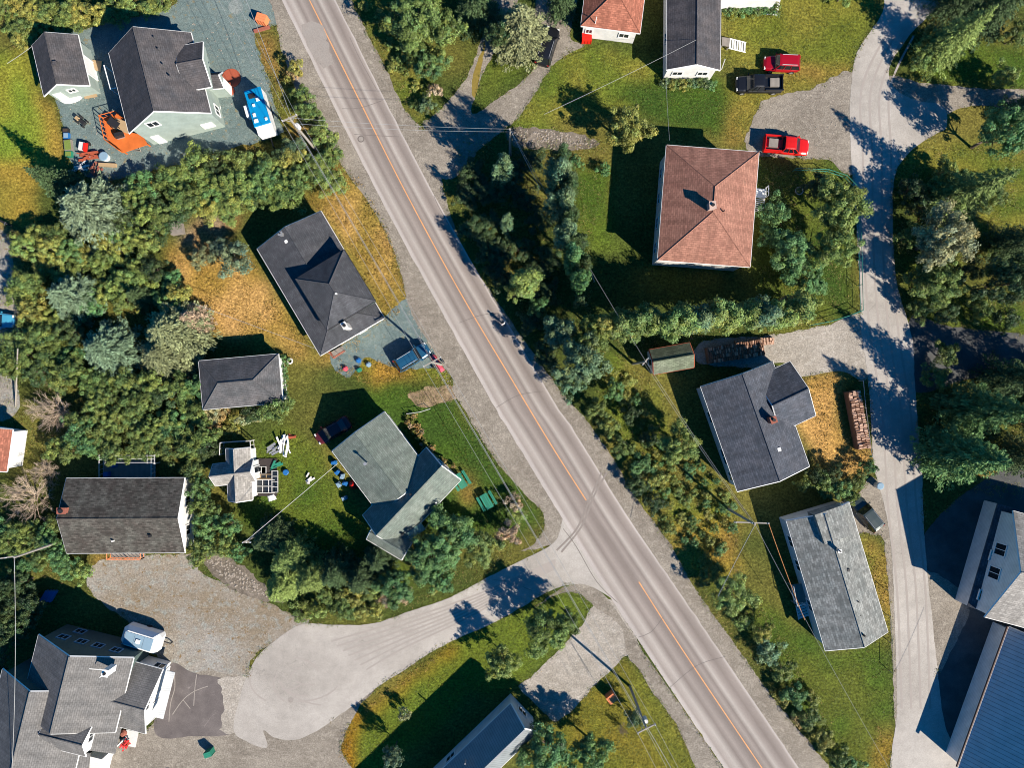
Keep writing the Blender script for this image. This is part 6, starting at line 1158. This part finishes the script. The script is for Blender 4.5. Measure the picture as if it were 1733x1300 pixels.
# ---------------------------------------------------------------- ground cover: loose tufts of weeds and tall grass
def tufts(name, label, polys, dens, size, hgt, cols, seed, spread=.12, per=4):
    r = np.random.default_rng(seed); P_, K = [], []
    for poly in polys:
        a = np.array(poly, float); x0, y0 = a.min(0); x1, y1 = a.max(0); n = int((x1-x0)*(y1-y0)*S*S*dens); pts = np.stack([r.uniform(x0, x1, n), r.uniform(y0, y1, n)], 1); pts = pts[inside(pts, poly)]
        w = fbm(pts[:, 0]*S, pts[:, 1]*S, .6, 3, seed)+r.normal(0, .06, len(pts)); P_.append(pts[w > .42])
    pts = np.concatenate(P_); n = len(pts); c0 = np.stack([(pts[:, 0]-CX)*S, (CY-pts[:, 1])*S, np.zeros(n)], 1); ci = r.integers(0, len(cols), n)
    idx = np.repeat(np.arange(n), per); c = c0[idx]+np.stack([r.normal(0, spread, len(idx)), r.normal(0, spread, len(idx)), r.uniform(.03, hgt, len(idx))*(.4+1.2*fbm(c0[idx, 0], c0[idx, 1], .4, 2, seed+1))], 1)
    nr_ = nz(r.normal(size=(len(idx), 3))*.7+np.array([0, 0, .8])); col_ = np.array(cols)[ci][idx]*r.uniform(.7, 1.3, len(idx))[:, None]
    me = leaf_mesh(name, c, nr_, size, col_, r, asp=.45); o = obj_of(me, name); o.color = (1, 1, 1, 1); tag(o, label, kind='stuff'); return n
weed = [TN['g'], TN['l'], TN['y'], TN['o'], (.2, .15, .06)]
tufts('ground_cover', 'weeds and low ground cover along the verges', [
 [(455, 60), (480, 110), (500, 165), (535, 215), (590, 300), (560, 290), (480, 240), (450, 130)], [(600, 0), (650, 60), (700, 160), (745, 200), (725, 212), (690, 185), (640, 90), (600, 10)],
 [(1020, 620), (1060, 600), (1110, 650), (1150, 720), (1240, 840), (1260, 990), (1290, 1020), (1420, 1240), (1470, 1300), (1420, 1300), (1290, 1150), (1170, 985), (1085, 855), (1000, 730)],
 [(0, 385), (300, 380), (280, 430), (300, 480), (350, 560), (330, 640), (340, 700), (360, 760), (180, 770), (0, 780)], [(0, 0), (290, 0), (240, 22), (150, 40), (60, 50), (45, 85), (0, 80)],
 [(150, 300), (330, 272), (440, 240), (600, 300), (500, 340), (300, 380), (190, 330)], [(500, 1050), (690, 1030), (830, 970), (915, 900), (900, 850), (860, 820), (800, 870), (700, 960), (560, 1000)],
 [(1520, 250), (1733, 250), (1733, 580), (1560, 545), (1515, 430)], [(1560, 640), (1733, 640), (1733, 850), (1640, 830), (1570, 790)], [(1290, 280), (1440, 290), (1450, 530), (1300, 565), (1280, 450)], [(1540, 0), (1733, 0), (1733, 60), (1560, 110)], [(0, 880), (110, 870), (110, 940), (160, 960), (100, 990), (0, 940)],
 [(760, 220), (1030, 240), (1000, 420), (1000, 540), (1350, 520), (1200, 575), (1000, 620), (900, 560), (790, 400)], [(1350, 780), (1480, 760), (1480, 815), (1400, 850)]], 9, .07, .38, weed, 5, .16, 5)
tufts('dry_grass', 'long dry orange grass round the dark roofed house', [[(505, 345), (560, 312), (608, 298), (655, 380), (686, 500), (672, 540), (645, 545), (600, 600), (540, 608), (440, 568), (350, 570), (300, 480), (280, 430), (310, 415), (430, 440), (480, 530), (540, 600), (640, 535), (560, 370)], [(1358, 640), (1418, 632), (1425, 720), (1470, 768), (1470, 800), (1390, 780)], [(480, 600), (600, 600), (760, 640), (620, 650)], [(575, 1290), (580, 1240), (600, 1210), (690, 1140), (775, 1086), (778, 1096), (640, 1190), (600, 1240), (590, 1300)], [(1478, 1230), (1508, 1220), (1508, 1300), (1480, 1300)], [(1456, 910), (1500, 940), (1510, 1060), (1500, 1060), (1460, 920)]], 14, .07, .3, [C(196, 156, 82), C(164, 132, 56), C(210, 168, 98), C(140, 126, 52)], 6, .1, 4)
tufts('lawn_grass', 'short lawn grass blades', [[(600, 655), (765, 660), (790, 705), (900, 850), (880, 900), (800, 850), (740, 700)], [(430, 860), (430, 740), (520, 725), (600, 860), (660, 950), (560, 940)], [(870, 200), (960, 75), (1120, 110), (1130, 140), (1225, 140), (1225, 10), (1470, 10), (1440, 110), (1300, 160), (1250, 240), (1130, 240), (1000, 180)], [(1545, 95), (1650, 60), (1733, 90), (1733, 150), (1590, 140)], [(1270, 1000), (1400, 1110), (1505, 1080), (1508, 1300), (1420, 1300), (1330, 1160)], [(1050, 1120), (1140, 1225), (1185, 1300), (880, 1300), (945, 1225)], [(590, 1300), (600, 1250), (780, 1110), (870, 1045), (936, 1010), (1005, 1015), (970, 1072), (880, 1155)], [(970, 285), (1040, 285), (1035, 420), (970, 400)]], 22, .045, .1, [TN['l'], TN['g'], C(120, 130, 46), C(140, 130, 50)], 8, .08, 4)
# weeds that creep over every gravel and road edge
E_ = []; re_ = np.random.default_rng(21)
for poly in OUT:
    a = np.array(poly); n = len(a); k = 3; pts = np.repeat(a, k, 0)+re_.normal(0, .16, (n*k, 2)); cl = fbm(pts[:, 0], pts[:, 1], .35, 3, 31); pts = pts[cl > .46]; prob = a
    keep = np.ones(len(pts), bool)
    for other in OUT:
        b = np.array(other)
        if other is poly: 
            continue
        keep &= ~inside(pts, other)
    E_.append(pts[keep])
rd = [G(*p) for p in Lr]+[G(*p) for p in Rr[::-1]]
pts = np.concatenate(E_); pts = pts[~inside(pts, rd)]; pts = pts[(abs(pts[:, 0]) < 66) & (abs(pts[:, 1]) < 50)]; n = len(pts); idx = np.repeat(np.arange(n), 5)
c = np.stack([pts[idx, 0]+re_.normal(0, .1, n*5), pts[idx, 1]+re_.normal(0, .1, n*5), re_.uniform(.05, .14, n*5)], 1); cols = np.array([TN['g'], TN['l'], TN['y'], (.26, .19, .08)])[re_.integers(0, 4, n)][idx]*re_.uniform(.7, 1.2, (n*5, 1))
o = obj_of(leaf_mesh('edge_weeds', c, nz(re_.normal(size=(n*5, 3))*.6+np.array([0, 0, .9])), .06, cols, re_, asp=.5), 'edge_weeds'); o.color = (1, 1, 1, 1); tag(o, 'weeds creeping over the gravel and road edges', kind='stuff')
# stones
r = np.random.default_rng(3)
def stones(name, label, polys, n, s0, s1):
    V, Q = [], []; base = np.array([(-1, -1, 0), (1, -1, 0), (1, 1, 0), (-1, 1, 0), (-.6, -.5, .8), (.5, -.6, .9), (.6, .5, .7), (-.5, .6, .8)], float); q0 = np.array([(0, 1, 5, 4), (1, 2, 6, 5), (2, 3, 7, 6), (3, 0, 4, 7), (4, 5, 6, 7)])
    for poly in polys:
        a = np.array(poly, float); k = 0
        while k < n:
            p = np.array([r.uniform(a[:, 0].min(), a[:, 0].max()), r.uniform(a[:, 1].min(), a[:, 1].max())])
            if not inside(p[None], poly)[0]: continue
            k += 1; s_ = r.uniform(s0, s1); t = r.uniform(0, 6.28); m = np.array([[math.cos(t), -math.sin(t), 0], [math.sin(t), math.cos(t), 0], [0, 0, 1]]); v = (base*r.uniform(.7, 1.2, (8, 3))*s_*np.array([1, .8, .7]))@m.T
            v += np.array([(p[0]-CX)*S, (CY-p[1])*S, .01]); Q.append(q0+8*len(V)); V.append(v)
    o = obj_of(quick_mesh(name, np.concatenate(V), np.concatenate(Q), 'stone'), name); tag(o, label, kind='stuff')
stones('rubble', 'loose grey rubble stones', [[(862, 218), (950, 222), (1008, 238), (1005, 250), (950, 255), (870, 245)], [(340, 948), (380, 945), (455, 1002), (470, 1015), (400, 995)]], 200, .06, .14)
stones('pebbles', 'scattered pebbles on the gravel', [[(160, 990), (330, 960), (480, 1060), (420, 1140), (280, 1110)], [(150, 60), (440, 20), (460, 200), (180, 290), (110, 220)], [(640, 330), (760, 620), (780, 700), (700, 560)], [(905, 640), (1080, 860), (1300, 1180), (1320, 1200), (1130, 930)], [(1300, 170), (1430, 130), (1440, 280), (1290, 250)]], 220, .04, .09)
# every free-standing mesh gets its origin at its own base
for o in list(SC.objects):
    if o.parent is None and o.type == 'MESH' and o.get('category') and o.location.length < 1e-6 and o.data.users == 1:
        n_ = len(o.data.vertices); a = np.empty(n_*3, np.float32); o.data.vertices.foreach_get('co', a); a = a.reshape(-1, 3); c = Vector(((a[:, 0].min()+a[:, 0].max())/2, (a[:, 1].min()+a[:, 1].max())/2, a[:, 2].min())); c = Vector([float(x) for x in c])
        from mathutils import Matrix
        o.data.transform(Matrix.Translation(-c)); o.location = c
        for ch in o.children: ch.data.transform(Matrix.Translation(-c))
for o in SC.objects:
    if '_o' in o: del o['_o']
